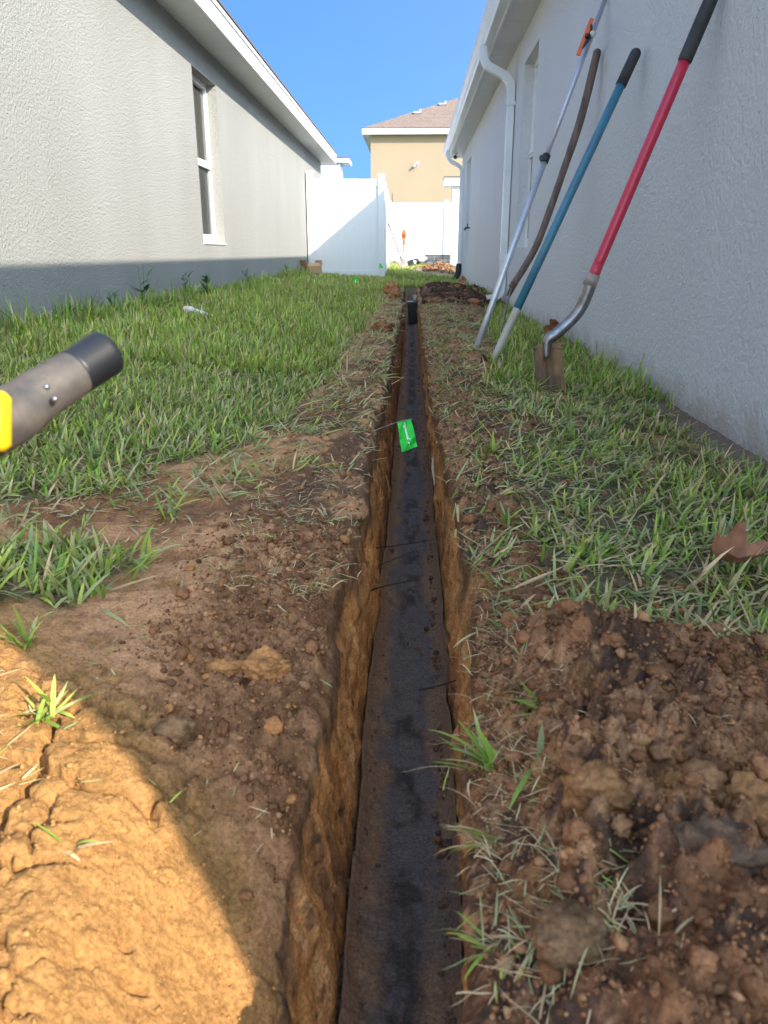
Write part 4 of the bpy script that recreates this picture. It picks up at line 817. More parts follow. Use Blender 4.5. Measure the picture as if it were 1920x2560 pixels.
def blob(mb, c, r, seed, sub=2, sc=(1, 1, 1), amp=.25):
    import bmesh
    bm = bmesh.new(); bmesh.ops.create_icosphere(bm, subdivisions=sub, radius=1); rs = np.random.default_rng(seed); P = np.array([v.co[:] for v in bm.verts])
    n_ = fbm(P[:, 0] + seed, P[:, 1] + P[:, 2] * 1.7, 1.6, 3, seed) * amp + fbm(P[:, 2] + seed, P[:, 0] - P[:, 1], 4, 2, seed + 3) * amp * .4
    P = P * (1 + n_[:, None]); bm.verts.index_update()
    mb.add([(c[0] + p[0] * r * sc[0], c[1] + p[1] * r * sc[1], c[2] + p[2] * r * sc[2]) for p in P], [[v.index for v in f_.verts] for f_ in bm.faces], True); bm.free(); return mb
bb_ = thing('bin_bag', 'crumpled black plastic bag with white patches lying by the far tripod', 'bag', (0, 24, .14))
mb = MB(); z_ = gz(0, 24); blob(mb, (-.05, 24, z_ + .08), .14, 5, 3, (1.1, .8, .75), .5); blob(mb, (.09, 24.05, z_ + .12), .12, 8, 3, (1, .8, .8), .5); mb.build('bag_skin', 'black_plastic', bb_)
mb = MB(); blob(mb, (.04, 23.93, z_ + .12), .05, 12, 2, (1, .5, 1.2), .4); blob(mb, (-.13, 23.95, z_ + .07), .045, 13, 2, (1, .5, 1), .4); mb.build('white_scrap', 'paper', bb_)
pv = thing('paver_stack', 'low stack of grey slabs with one pale slab against the far right of the yard', 'pavers', (.75, 25.2, .16))
zg = gz(.8, 25.2) + .005; rs = random.Random(3)
for lay in range(5):
    x = .36 + (lay % 2) * .07
    while x < 1.42:
        w_ = rs.uniform(.17, .30); mb = MB(); h_ = .066; j = rs.uniform(-.02, .02)
        mb.box((x, 25.0 + j, zg + lay * .07), (x + w_ - .012, 25.35 + j, zg + lay * .07 + h_), .006)
        mb.build('slab', 'pale_slab' if (lay == 1 and x < .6) or rs.random() < .12 else 'grey_slab', pv); x += w_
# security camera, tap
sc_ = thing('security_camera', 'small white security camera under the soffit at the far gutter end', 'camera', (.83, 16.95, 2.38))
mb = MB(); mb.tube([(.83, 17.0, 2.421), (.83, 17.0, 2.385)], [.045, .03], 14); mb.build('mount', 'window_frame', sc_)
mb = MB(); mb.tube([(.83, 17.05, 2.345), (.82, 16.93, 2.335)], .042, 16); mb.build('housing', 'window_frame', sc_); mb = MB(); mb.tube([(.8195, 16.931, 2.335), (.819, 16.92, 2.334)], .03, 14); mb.build('lens', 'black_plastic', sc_)
hb = thing('garden_tap', 'small brass-dark hose tap on the white wall beside the far window', 'tap', (.99, 14.6, .92))
mb = MB(); mb.tube([(.999, 14.6, .93), (.93, 14.6, .93), (.905, 14.6, .89)], [.014, .016, .017], 12); mb.build('spout', 'rusty_steel', hb); mb = MB(); mb.tube([(.955, 14.6, .94), (.955, 14.6, .985)], .008, 8); mb.tube([(.955, 14.57, .99), (.955, 14.63, .99)], .012, 8); mb.build('valve_handle', 'rusty_steel', hb)

# ------------------------------------------------------------------ dry leaves
def leaf(label, pos, size, tilt, yaw, curl, seed):
    rs = np.random.default_rng(seed); n_ = 44; V = [(0, 0, 0)]; rings = 4
    out_ = []
    for i in range(n_):
        a_ = 2 * math.pi * i / n_; lob = .60 + .26 * abs(math.cos(a_ * 2.5)) ** 1.2 + .10 * math.cos(a_) + rs.uniform(-.05, .05); out_.append((a_, lob))
    for k_ in range(1, rings + 1):
        for a_, lob in out_:
            r_ = lob * k_ / rings; x_, y_ = r_ * math.cos(a_), r_ * .72 * math.sin(a_)
            z_ = curl * (1.1 * y_ * y_ + .35 * x_ * x_) + .08 * math.sin(5 * x_ + 3) * r_ + .07 * math.sin(7 * y_ + seed) * r_ - .03 * math.exp(-(y_ / .06) ** 2)
            V.append((x_, y_, z_))
    F = [(0, 1 + i, 1 + (i + 1) % n_) for i in range(n_)]
    for k_ in range(rings - 1): F += [(1 + k_ * n_ + i, 1 + (k_ + 1) * n_ + i, 1 + (k_ + 1) * n_ + (i + 1) % n_, 1 + k_ * n_ + (i + 1) % n_) for i in range(n_)]
    Mt = Matrix.Rotation(yaw, 3, 'Z') @ Matrix.Rotation(tilt[0], 3, 'X') @ Matrix.Rotation(tilt[1], 3, 'Y')
    P = Vector(pos); V = [P + (Mt @ Vector(v)) * size for v in V]
    t_ = thing('dead_leaf', label, 'leaf', pos, 'dry brown leaves'); mb = MB(); N_ = len(V); nn = (Mt @ Vector((0, 0, 1))) * .0006
    mb.add(V + [v + nn for v in V], F + [tuple(N_ + k_ for k_ in f_[::-1]) for f_ in F], True); mb.build('leaf_blade', 'dry_leaf', t_)
    mb = MB(); mb.tube(smooth_path([P + (Mt @ Vector((.6, 0, .05))) * size, P + (Mt @ Vector((.95, .06, .12))) * size, P + (Mt @ Vector((1.25, .02, .35))) * size], 4), size * .018, 6); mb.build('leaf_stalk', 'dry_leaf', t_)
leaf('large curled brown leaf lying in the grass at the right edge of the picture', (.545, 1.235, gz(.545, 1.235) + .034), .058, (R(24), R(6)), R(12), 2.2, 4)
leaf('curled brown leaf standing against the foot of the white wall behind the red shovel', (.905, 5.0, gz(.9, 5.0) + .075), .088, (R(62), R(-48)), R(15), 2.6, 9)
leaf('brown leaf on top of the dark soil pile near the far downspout', (.75, 12.1, gz(.75, 12.1) + .11), .12, (R(50), R(-20)), R(-20), 1.3, 15)

# ------------------------------------------------------------------ soil lumps, each a thing
def lump(label, pos, r, sc, colr, seed, name='soil_clod'):
    mb = MB(); z = gz(pos[0], pos[1]); blob(mb, (pos[0], pos[1], z + r * sc[2] * (pos[2] + .25)), r, seed, 5 if r > .02 else 4, sc, .26)
    o = mb.build(name, 'clod', None, (pos[0], pos[1], z)); me = o.data; n_ = len(me.vertices); co = np.zeros(n_ * 3); me.vertices.foreach_get('co', co); co = co.reshape(-1, 3)
    nn = fbm(co[:, 0] * 1.0 + seed, co[:, 1] + co[:, 2], 60, 4, seed); d_ = fbm(co[:, 0] + seed, co[:, 1] + co[:, 2], 110, 3, seed + 2)
    g1_, g2_ = worley(co[:, 0] + co[:, 2], co[:, 1] - co[:, 2], 90, seed); co += (co / (np.linalg.norm(co, axis=1)[:, None] + 1e-6)) * (nn * r * .17 + d_ * r * .16 + (.5 - g1_) * .0035)[:, None]; me.vertices.foreach_set('co', co.ravel())
    C_ = mixc(np.zeros((n_, 3)) + np.array(colr), np.array(colr) * .45, ss(-.1, .5, nn)); a = me.color_attributes.new('Col', 'FLOAT_COLOR', 'POINT'); cc = np.ones((n_, 4), np.float32); cc[:, :3] = C_; a.data.foreach_set('color', cc.ravel()); me.update()
    tag(o, label, 'clod', 'big lumps of soil'); return o
lump('big orange soil lump near the left lip of the trench, largest on that side', (-.187, .885, .25), .030, (1.05, .8, .72), (.44, .195, .072), 3)
lump('flat orange soil flake left of the big lump', (-.245, .885, .3), .022, (1.25, .7, .35), (.44, .195, .072), 6)
lump('small blocky orange lump below the big lump on the dark crumbs', (-.158, .765, .4), .0125, (.9, .8, 1.0), (.42, .18, .068), 11)
lump('brown soil lump at the edge of the sunlit crust', (-.262, .735, .35), .017, (1.3, .9, .8), (.26, .14, .07), 14)
lump('large brown crumbly lump on the right spoil heap beside the lip', (.165, .555, .2), .028, (1.0, .9, .85), (.29, .14, .06), 21)
lump('orange crumbly lump at the right, low on the spoil heap', (.285, .53, .2), .026, (1.0, .9, .8), (.30, .145, .06), 24)
lump('dark rounded lump in the bottom right of the spoil heap', (.235, .475, .3), .030, (1.15, .9, .7), (.16, .095, .06), 27)
lump('brown lump at the bottom edge right of the trench', (.12, .43, .3), .024, (1.1, .9, .8), (.22, .12, .062), 31)
lump('orange lump on top of the dark soil below the right grass', (.20, .885, .3), .024, (1.3, .9, .7), (.36, .18, .08), 35)
lump('bright orange clay chunk on the far left lip near the basin', (-.27, 9.9, .4), .10, (.9, .8, .9), (.50, .23, .10), 41)
lump('second orange clay chunk spilling over the left lip before the basin', (-.20, 9.0, .3), .09, (.7, .9, .8), (.46, .22, .10), 44)
lump('orange clay mound on the left lip at mid distance', (-.19, 5.0, .2), .06, (1.1, 1.2, .7), (.30, .15, .07), 47)
lump('pale clay chunk on the far right lip beside the basin', (.17, 9.9, .4), .06, (.8, .8, .7), (.42, .24, .13), 51)

# ------------------------------------------------------------------ roots in the trench
ra = [((800, 1185), (860, 1178), (935, 1166)), ((775, 1232), (815, 1222), (900, 1188)), ((790, 1280), (830, 1266), (905, 1252)), ((905, 1490), (940, 1483), (985, 1470))]
for k, tr_ in enumerate(ra):
    y_ = (1.86, 1.70, 1.56, 1.10)[k]; pts3 = [onray(*tr_[0], y_), onray(*tr_[1], y_), onray(*tr_[2], y_ + .03)]
    mb = MB(); mb.tube(smooth_path(pts3, 6), [.0022 - .0012 * i / 12 for i in range(13)], 6); o = mb.build('root', 'root', None, tuple(pts3[0]))
    tag(o, ['thin dark root crossing the trench, farthest one', 'thin dark root below the farthest root in the trench', 'third dark root from the back, low across the trench floor', 'short dark root near the right trench wall, closest one'][k], 'root', 'roots sticking out of the trench walls')
mb = MB(); a_, b_ = onray(950, 982, 2.33), onray(959, 1034, 2.18); a_.x = b_.x = .078; 
a_ = Vector((.072, 2.42, -.125)); b_ = Vector((.072, 2.20, -.155)); mb.tube([a_, a_.lerp(b_, .5) + Vector((-.004, 0, .004)), b_], [.003, .005, .002], 8)
tag(mb.build('root', 'pale_root', None, tuple(a_)), 'pale splintered root showing in the right trench wall', 'root')

# ------------------------------------------------------------------ scattered crumbs (uncountable)
import bmesh
def ico_base(sub, seed, amp):
    bm = bmesh.new(); bmesh.ops.create_icosphere(bm, subdivisions=sub, radius=1); P = np.array([v.co[:] for v in bm.verts]); F = np.array([[v.index for v in f_.verts] for f_ in bm.faces]); bm.free()
    rs = np.random.default_rng(seed); return P * (1 + amp * .55 * rs.uniform(-1, 1, (len(P), 1)) + .45 * fbm(P[:, 0] * 1.3 + seed, P[:, 1] + 1.7 * P[:, 2], 1.1, 3, seed, .7)[:, None]) * rs.uniform(.6, 1.2, (1, 3)), F
def scatter_clods(name, xs, ys, rad, colf, sub, zoff=.3, zs=None, seed=0):
    rs = np.random.default_rng(seed); n_ = len(xs); zs = ground(xs, ys) if zs is None else zs; VV = []; FF = []; CC = []; base = 0
    for v_ in range(5):
        P, F = ico_base(sub, seed * 10 + v_, .28 if sub == 2 else .38); idx = np.where(np.arange(n_) % 5 == v_)[0]
        if not len(idx): continue
        a = rs.uniform(0, 6.283, len(idx)); b = rs.uniform(0, 6.283, len(idx)); ca, sa, cb_, sb = np.cos(a), np.sin(a), np.cos(b), np.sin(b)
        Q = np.repeat(P[None], len(idx), 0); x_ = Q[..., 0] * ca[:, None] - Q[..., 1] * sa[:, None]; y_ = Q[..., 0] * sa[:, None] + Q[..., 1] * ca[:, None]; z_ = Q[..., 2]
        y2 = y_ * cb_[:, None] - z_ * sb[:, None]; z2 = y_ * sb[:, None] + z_ * cb_[:, None]; r_ = rad[idx][:, None]
        V = np.stack([x_ * r_ + xs[idx][:, None], y2 * r_ + ys[idx][:, None], z2 * r_ * .8 + (zs[idx] + rad[idx] * zoff)[:, None]], -1)
        c_ = colf(xs[idx], ys[idx], rs); C_ = np.repeat(c_[:, None], P.shape[0], 1) * rs.uniform(.82, 1.18, (len(idx), P.shape[0], 1))
        VV.append(V.reshape(-1, 3)); CC.append(C_.reshape(-1, 3)); FF.append((F[None] + (np.arange(len(idx)) * len(P))[:, None, None] + base).reshape(-1, 3)); base += len(idx) * len(P)
    o = np_mesh(name, np.concatenate(VV), np.concatenate(FF), np.concatenate(CC), 'clod', False); tag(o, kind='stuff'); return o
def pick(rs, n_, cols, w): cols = np.array(cols); return cols[rs.choice(len(cols), n_, p=w)] * rs.uniform(.75, 1.2, (n_, 1))
colR = lambda x, y, rs: pick(rs, len(x), [BROWN * .9, BROWN * .55, (.32, .15, .06), PINKBR * .58], [.46, .34, .05, .15])
colL = lambda x, y, rs: pick(rs, len(x), [BROWN * .9, BROWN * .55, (.38, .17, .062), PINKBR * .75], [.50, .26, .08, .16])
colC = lambda x, y, rs: pick(rs, len(x), [ORANGE, ORANGE * .8], [.6, .4])
def put(name, n_, x0, x1, ya, yb, r0, sig, colf, sub, seed, label, rmax=.03, keep=None, yp=1.0):
    rs = np.random.default_rng(seed); y_ = ya + (yb - ya) * rs.uniform(0, 1, n_) ** yp; x_ = rs.uniform(x0, x1, n_)
    lo = lipL(y_); hi = lipR(y_); ok = (x_ < lo - .003) | (x_ > hi + .003)
    if keep is not None: ok &= rs.uniform(0, 1, n_) < keep(x_, y_)
    x_, y_ = x_[ok], y_[ok]; r_ = np.minimum(r0 * np.exp(rs.normal(0, sig, len(x_))), rmax)
    o = scatter_clods(name, x_, y_, r_, colf, sub, seed=seed); tag(o, label, 'soil'); return o
clump = lambda x, y: ss(-.25, .35, fbm(x, y, 11, 3, 77))
put('soil_crumbs', 1500, .07, .60, .33, .98, .0034, .50, colR, 2, 11, 'loose brown soil crumbs heaped right of the trench in the foreground', .010, clump)
put('soil_crumbs', 260, .08, .60, .36, 1.0, .0085, .35, colR, 3, 20, 'walnut-sized broken clods in the right foreground heap', .016)
put('soil_crumbs', 130, -.36, -.12, .5, 1.5, .0065, .35, colL, 3, 21, 'small broken clods on the left lip in the foreground', .012, lambda x, y: 1 - litcrust(x, y))
put('soil_crumbs', 14000, .06, .62, .33, 1.02, .0019, .42, colR, 1, 12, 'fine brown soil grit spread over the right foreground heap')
put('soil_crumbs', 11000, -.42, -.09, .42, 1.35, .0018, .5, colL, 1, 13, 'dark crumbly soil grit on the left lip of the trench', .012, lambda x, y: (1 - litcrust(x, y)) * (.3 + .7 * clump(x, y)) * ss(-.44, -.25, x))
put('soil_crumbs', 1500, -.60, -.10, .36, .9, .0016, .35, colC, 1, 14, 'orange sandy grains on the sunlit soil at the lower left', .004, litcrust)
put('soil_crumbs', 6500, .06, .55, 1.0, 8.2, .0032, .55, colR, 1, 15, 'dark soil clods between the trench and the right strip of grass', .013, lambda x, y: ss(.62, .25, x) * (.35 + .65 * clump(x, y)), 1.7)
put('soil_crumbs', 5000, -.50, -.10, 1.2, 12, .0030, .55, colL, 1, 16, 'soil crumbs along the far left lip of the trench', .012, lambda x, y: ss(-.5, -.15, x), 1.7)
put('soil_crumbs', 2600, .12, 1.0, 8.2, 11.8, .017, .50, lambda x, y, rs: pick(rs, len(x), [DARK * .8, DARK * 1.6, BROWN], [.6, .25, .15]), 2, 17, 'dark pile of dug turf and soil at the far right by the house', .08)
put('soil_crumbs', 900, .25, 1.05, 19.3, 23.3, .022, .5, lambda x, y, rs: pick(rs, len(x), [DARK * 1.2, BROWN], [.5, .5]), 1, 19, 'loose dark soil on the low bank in the far yard', .08)
# crumbs fallen on the trench floor and clinging to the walls
rs = np.random.default_rng(18); n_ = 4500; y_ = .45 + 8 * rs.uniform(0, 1, n_) ** 2; x_ = np.where(rs.uniform(0, 1, n_) < .97, np.where(rs.uniform(0, 1, n_) < .5, -.075, .066) + rs.normal(0, .010, n_), rs.uniform(-.07, .06, n_))
x_ = np.clip(x_, -.085, .075); o = scatter_clods('trench_crumbs', x_, y_, .0019 * np.exp(rs.normal(0, .6, n_)), lambda x, y, rs: pick(rs, len(x), [DARK * 1.3, BROWN * .7, BROWN], [.5, .35, .15]), 1, zs=np.full(n_, -.338), seed=18)
tag(o, 'crumbs of soil fallen on the dark trench floor', 'soil')

# ------------------------------------------------------------------ grass
def blades(name, x, y, z, length, width, az, lean, curl, c0, c1_, segs, label, material='blade', roll=None):
    n_ = len(x); t_ = np.linspace(0, 1, segs + 1); dt = 1 / segs; ang = lean[:, None] + curl[:, None] * (t_[None, :-1] + dt / 2)
    dh = np.sin(ang) * length[:, None] * dt; dz = np.cos(ang) * length[:, None] * dt
    H = np.concatenate([np.zeros((n_, 1)), np.cumsum(dh, 1)], 1); Zz = np.concatenate([np.zeros((n_, 1)), np.cumsum(dz, 1)], 1)
    Zz = np.maximum(Zz, -.0 + .0015 * t_[None]) if material == 'straw' else Zz
    px_ = x[:, None] + np.cos(az)[:, None] * H; py_ = y[:, None] + np.sin(az)[:, None] * H; pz_ = z[:, None] + Zz
    wv = az + np.pi / 2 + (roll if roll is not None else 0); wx, wy = np.cos(wv), np.sin(wv)
    prof = np.interp(t_, [0, .25, .6, .85, 1], [.75, 1, .9, .5, 0]); hw = width[:, None] * prof[None] / 2
    V = np.zeros((n_, segs * 2 + 1, 3))
    for i in range(segs):
        for sgn, k_ in ((-1, 0), (1, 1)):
            V[:, i * 2 + k_, 0] = px_[:, i] + sgn * wx * hw[:, i]; V[:, i * 2 + k_, 1] = py_[:, i] + sgn * wy * hw[:, i]; V[:, i * 2 + k_, 2] = pz_[:, i] + sgn * hw[:, i] * .25
    V[:, -1, 0] = px_[:, -1]; V[:, -1, 1] = py_[:, -1]; V[:, -1, 2] = pz_[:, -1]
    F = []
    for i in range(segs - 1): F += [(2 * i, 2 * i + 1, 2 * i + 3), (2 * i, 2 * i + 3, 2 * i + 2)]
    F.append((2 * segs - 2, 2 * segs - 1, 2 * segs)); F = np.array(F); k_ = segs * 2 + 1
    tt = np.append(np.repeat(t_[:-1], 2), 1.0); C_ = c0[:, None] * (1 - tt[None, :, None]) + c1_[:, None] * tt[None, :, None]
    FF = (F[None] + (np.arange(n_) * k_)[:, None, None]).reshape(-1, 3)
    o = np_mesh(name, V.reshape(-1, 3), FF, C_.reshape(-1, 3), material); tag(o, label, 'grass' if material == 'blade' else 'grass clippings', kind='stuff'); return o
GREEN = np.array((.225, .335, .05)); YGREEN = np.array((.43, .47, .09)); DUSTY = np.array((.40, .39, .165)); BLUEG = np.array((.29, .35, .15)); STRAW = np.array((.62, .42, .23)); PALE = np.array((.60, .50, .25))
def sample(n_, x0, x1, ya, yb, dens, seed, yp=1.0, tuft=5, spread=.012):
    rs = np.random.default_rng(seed); m_ = n_ // tuft; y_ = ya + (yb - ya) * rs.uniform(0, 1, m_) ** yp; x_ = rs.uniform(x0, x1, m_)
    ok = (rs.uniform(0, 1, m_) < dens(x_, y_)) & ((x_ < lipL(y_) - .005) | (x_ > lipR(y_) + .005) | (y_ > 12.55)); x_, y_ = x_[ok], y_[ok]
    x_ = np.repeat(x_, tuft); y_ = np.repeat(y_, tuft); return x_ + rs.normal(0, spread, len(x_)) , y_ + rs.normal(0, spread, len(y_)), rs
def lawn(name, n_, x0, x1, ya, yb, dens, seed, L, W, leanm, colw, segs, label, yp=1.0, tuft=5, tall=None):
    x, y, rs = sample(n_, x0, x1, ya, yb, dens, seed, yp, tuft); k_ = len(x); z = ground(x, y, False) - .004
    patch = fbm(x, y, 3.0, 3, 300); ln = L * np.exp(rs.normal(0, .28, k_)) * (1 + .35 * patch); 
    if tall is not None: ln = ln * tall(x, y)
    w = W * rs.uniform(.7, 1.25, k_); az = rs.uniform(0, 6.283, k_); lean = np.abs(rs.normal(leanm, .30, k_)); curl = rs.normal(.55, .35, k_)
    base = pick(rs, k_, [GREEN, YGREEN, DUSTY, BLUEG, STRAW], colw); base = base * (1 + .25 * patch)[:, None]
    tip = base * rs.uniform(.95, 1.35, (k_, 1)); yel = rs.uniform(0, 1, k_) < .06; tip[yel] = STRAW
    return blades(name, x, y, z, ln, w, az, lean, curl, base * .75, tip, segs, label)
gl = lambda x, y: grassL(x, y); 
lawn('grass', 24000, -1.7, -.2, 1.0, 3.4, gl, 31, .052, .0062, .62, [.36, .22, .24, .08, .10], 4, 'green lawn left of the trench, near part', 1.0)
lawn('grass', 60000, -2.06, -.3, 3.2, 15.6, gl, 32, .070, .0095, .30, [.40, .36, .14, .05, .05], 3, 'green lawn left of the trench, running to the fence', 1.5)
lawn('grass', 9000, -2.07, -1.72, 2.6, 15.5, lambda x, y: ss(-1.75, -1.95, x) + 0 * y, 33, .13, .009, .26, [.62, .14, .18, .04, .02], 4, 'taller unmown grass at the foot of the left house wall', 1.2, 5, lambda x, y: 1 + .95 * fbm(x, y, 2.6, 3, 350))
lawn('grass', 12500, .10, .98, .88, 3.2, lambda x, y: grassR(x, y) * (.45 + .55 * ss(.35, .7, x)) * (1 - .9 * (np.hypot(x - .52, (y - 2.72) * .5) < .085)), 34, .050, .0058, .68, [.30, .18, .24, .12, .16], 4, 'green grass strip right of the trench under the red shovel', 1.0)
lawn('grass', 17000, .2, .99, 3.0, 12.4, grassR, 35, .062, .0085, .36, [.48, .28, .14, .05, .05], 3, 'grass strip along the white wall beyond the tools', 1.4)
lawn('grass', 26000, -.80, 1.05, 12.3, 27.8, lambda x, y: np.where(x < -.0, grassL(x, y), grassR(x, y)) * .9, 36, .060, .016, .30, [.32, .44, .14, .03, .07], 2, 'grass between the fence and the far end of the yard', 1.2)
# trampled, dusty, half-buried grass along the trench
def trampled(name, n_, x0, x1, ya, yb, dens, seed, L, W, colw, label, yp=1.5, mat_='blade', leanm=1.25, segs=4, curlm=.25):
    x, y, rs = sample(n_, x0, x1, ya, yb, dens, seed, yp, 3, .016); k_ = len(x); z = ground(x, y, False) + .003; ln = L * np.exp(rs.normal(0, .35, k_)); w = W * rs.uniform(.6, 1.2, k_)
    az = rs.uniform(0, 6.283, k_); lean = rs.normal(leanm, .22, k_); curl = rs.normal(curlm, .3, k_); base = pick(rs, k_, [GREEN, YGREEN, DUSTY, BLUEG, STRAW, PALE], colw)
    return blades(name, x, y, z, ln, w, az, lean, curl, base * .85, base * 1.12, segs, label, mat_, roll=rs.normal(0, .4, k_))
def dTL(x, y): e = np.interp(y, *GL); return np.exp(-((x - e - .03) / .22) ** 2) * ss(1.0, 1.3, y) + .6 * ss(-.5, -.2, x) * ss(1.8, 3, y) * ss(-.6, .2, fbm(x, y, 5, 3, 120))
trampled('grass', 24000, -1.3, -.1, 1.0, 11.5, dTL, 41, .046, .0050, [.14, .10, .32, .16, .18, .10], 'flattened dusty grass at the left margin of the lawn')
trampled('grass', 21000, .07, .80, .90, 9.0, lambda x, y: ss(.07, .11, x) * ss(.75, .3, x) * ss(-.5, .1, fbm(x, y, 6, 3, 121)), 42, .042, .0048, [.16, .10, .26, .14, .22, .12], 'flattened dusty grass between the trench and the tools')
trampled('grass_clippings', 2600, -1.0, -.1, .6, 2.6, lambda x, y: (.25 + .6 * ss(1.0, 1.5, y)) * (1 - grassL(x, y)), 43, .020, .0020, [.05, .05, .25, .10, .38, .17], 'short bits of cut grass on the bare soil left of the trench', 1.2, 'straw', 1.5)
trampled('grass_clippings', 1100, .07, .60, .35, 1.3, lambda x, y: .25 + .5 * (fbm(x, y, 7, 3, 123) > .05), 44, .022, .0010, [.0, .02, .05, .03, .80, .10], 'dry straw and stolons on the right spoil heap', 1.0, 'straw', 1.0, 6, 1.3)
trampled('grass_clippings', 2600, .075, .16, .42, 8, lambda x, y: .9 + 0 * x, 45, .032, .0016, [.02, .06, .12, .08, .48, .24], 'straw and torn roots hanging at the right lip of the trench', 1.8, 'straw', 1.15, 6, 1.4)
trampled('grass_clippings', 3200, -.34, -.10, 1.1, 9, lambda x, y: .7 + 0 * x, 46, .030, .0016, [.02, .06, .2, .12, .38, .22], 'straw and torn roots hanging at the left lip of the trench', 1.8, 'straw', 1.1, 6, 1.2)

# ------------------------------------------------------------------ single tufts and weeds one can point at
def tuft(label, x, y, n_, L, W, seed, name='grass_tuft', cat='grass tuft', lean=.6, colw=(.55, .25, .15, .05, 0), group=None, curl=.5, az=None):
    rs = np.random.default_rng(seed); z = gz(x, y); xs = x + rs.normal(0, .006, n_); ys = y + rs.normal(0, .006, n_)
    base = pick(rs, n_, [GREEN, YGREEN, DUSTY, BLUEG, STRAW], list(colw)); a = rs.uniform(0, 6.283, n_) if az is None else rs.normal(az, .6, n_)
    o = blades(name, xs - x, ys - y, np.zeros(n_), L * np.exp(rs.normal(0, .3, n_)), W * rs.uniform(.7, 1.2, n_), a, np.abs(rs.normal(lean, .3, n_)), rs.normal(curl, .3, n_), base * .85, base * 1.2, 5, label)
    del o['kind']; o['category'] = cat; o.location = (x, y, z)
    if group: o['group'] = group
    return o
G1 = 'grass tufts rooted in the soil'
tuft('bright grass tuft at the left edge on top of the sunlit soil', -.505, .885, 16, .050, .0055, 51, colw=(.3, .6, .1, 0, 0), group=G1)
tuft('sprawling bright grass tuft in the sunlit orange soil near its shadow edge', -.405, .730, 18, .052, .0050, 52, lean=1.05, colw=(.3, .45, .25, 0, 0), group=G1, curl=.3)
tuft('small withered grass sprig low in the sunlit soil', -.30, .545, 7, .032, .0032, 53, lean=1.3, colw=(.1, .5, .1, 0, .3), group=G1, curl=.2)
tuft('dry straw sprig in the sunlit soil at the left edge', -.42, .60, 8, .030, .0026, 54, lean=1.25, colw=(0, .1, .2, 0, .7), group=G1, curl=.2)
tuft('grass tuft on the bare soil just below the left lawn', -.47, 1.40, 18, .050, .005, 55, group=G1)
tuft('pale yellow-green torn tuft on the left lip of the trench', -.16, 1.42, 16, .045, .0045, 56, colw=(.05, .35, .1, 0, .5), lean=1.1, group=G1)
tuft('broad-bladed green tuft overhanging the right lip in the foreground', .085, .655, 14, .056, .0072, 57, lean=.85, colw=(.65, .2, .1, .05, 0), group=G1, az=2.6)
tuft('second green tuft with long blades beside the overhanging one', .125, .625, 12, .050, .0062, 58, lean=1.0, colw=(.5, .2, .2, .1, 0), group=G1)
tuft('yellowed straw tuft hanging into the trench at the lower right lip', .078, .56, 16, .036, .0035, 59, lean=1.3, colw=(.05, .2, .1, .05, .6), group=G1, az=3.0, curl=.8)
tuft('straw tuft at the bottom edge of the right lip', .068, .445, 14, .030, .0030, 60, lean=1.2, colw=(.1, .15, .15, .05, .55), group=G1, az=3.0, curl=.8)
tuft('forked green sprig lying on the dark soil right of the lip', .155, .70, 5, .048, .0068, 61, lean=1.25, colw=(.8, .2, 0, 0, 0), group=G1, az=2.9, curl=.15)
tuft('green blade tuft at the right edge beside the curled leaf', .70, 1.22, 14, .10, .008, 62, lean=.4, colw=(.8, .2, 0, 0, 0), group=G1)
tuft('grass tuft standing in the clods left of the red shovel', .20, 1.9, 16, .050, .006, 63, colw=(.6, .2, .2, 0, 0), group=G1)
tuft('dark green tuft in the clods closer to the right lip', .19, 1.42, 16, .045, .006, 64, colw=(.4, .1, .2, .3, 0), group=G1)
G2 = 'weeds along the foot of the left wall'
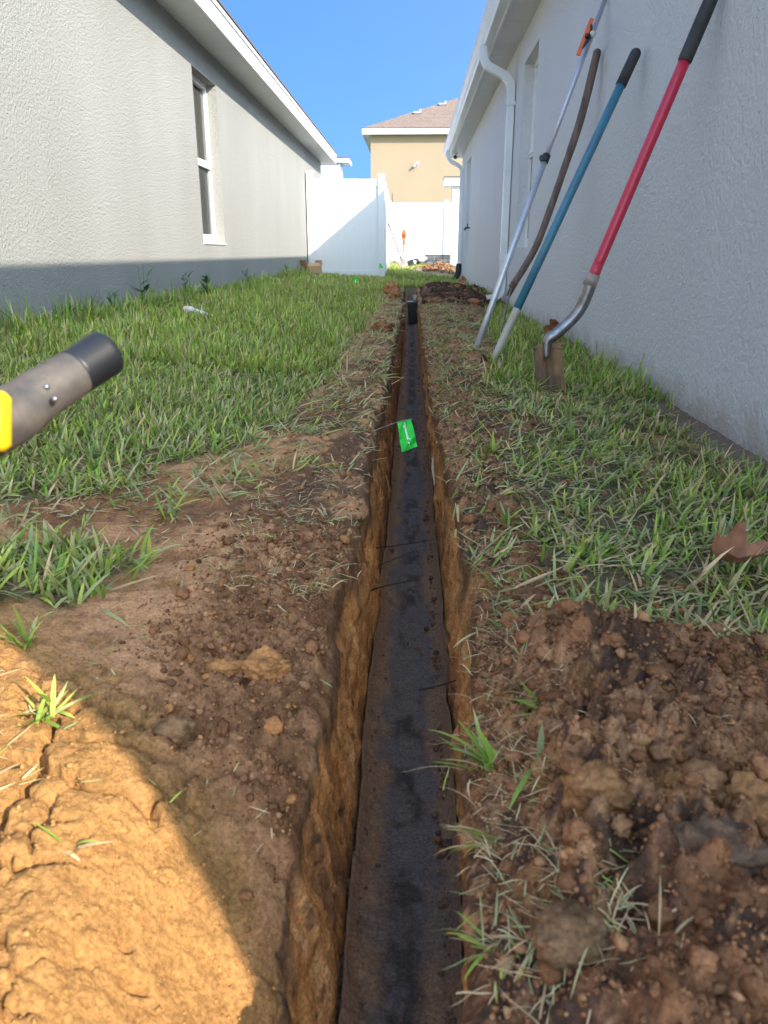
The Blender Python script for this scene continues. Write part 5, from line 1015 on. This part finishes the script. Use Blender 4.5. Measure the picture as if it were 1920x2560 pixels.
def weed(label, x, y, hgt, n_, seed, wid=.009, lean=.25):
    rs = np.random.default_rng(seed); z = gz(x, y); t_ = thing('weed', label, 'weed', (x, y, z), G2)
    mb = MB(); ns = max(1, n_ // 3); stems = []
    for s_ in range(ns):
        a = rs.uniform(0, 6.28); top = Vector((x + math.cos(a) * hgt * .15 * rs.uniform(.2, 1), y + math.sin(a) * hgt * .15, z + hgt * rs.uniform(.7, 1))); b_ = Vector((x, y, z - .01)); stems.append((b_, top)); mb.tube([b_, b_.lerp(top, .5), top], [.0022, .0018, .001], 6)
    mb.build('stem', 'weed_green', t_)
    for i in range(n_):
        b_, top = stems[i % ns]; f_ = rs.uniform(.2, .9); p = b_.lerp(top, f_); a = rs.uniform(0, 6.28); L = hgt * rs.uniform(.28, .5); el = rs.uniform(.5, 1.2); mb = MB(); P = []
        for k_ in range(6):
            tt = k_ / 5; e_ = el - tt * .9; P.append(p + Vector((math.cos(a) * L * tt * math.cos(el - .4 * tt), math.sin(a) * L * tt * math.cos(el - .4 * tt), L * (tt * math.sin(el) - .35 * tt * tt))))
        wv = Vector((-math.sin(a), math.cos(a), 0)); wp = [.4, 1, .9, .7, .4, 0.03]; V = []
        for k_ in range(6): V += [P[k_] - wv * wid * wp[k_] * .5, P[k_] + wv * wid * wp[k_] * .5]
        mb.add(V, [(2 * k_, 2 * k_ + 1, 2 * k_ + 3, 2 * k_ + 2) for k_ in range(5)], True); mb.build('leaf', 'weed_green', t_)
M['weed_green'] = mat('weed_green', (.07, .15, .035), .55, c2=(.05, .11, .03), vscale=10); M['weed_light'] = mat('weed_light', (.14, .26, .05), .55, var=.2)
weed('tallest grassy weed against the blue-shaded wall, left of the white pipe', -1.97, 5.75, .36, 12, 71, .020)
weed('spindly dark weed to the left of the tallest one', -1.98, 5.15, .22, 15, 72, .013)
weed('low spreading weed near the left edge of the wall', -1.98, 4.5, .20, 14, 73, .013)
weed('bushy grass weed right of the tallest one', -1.97, 6.9, .26, 15, 74, .013)
weed('broad-leaved light weed just behind the white pipe', -1.86, 7.1, .24, 22, 75, .030)
weed('thin weed midway along the wall towards the box', -1.98, 9.5, .28, 14, 76, .016)
weed('thin weed nearest the cardboard box', -1.97, 12.4, .30, 14, 77, .02)
print('TRIS', sum(sum(max(0, len(p.vertices) - 2) for p in me.polygons) if len(me.polygons) < 5000 else len(me.loops) - 2 * len(me.polygons) for me in bpy.data.meshes))
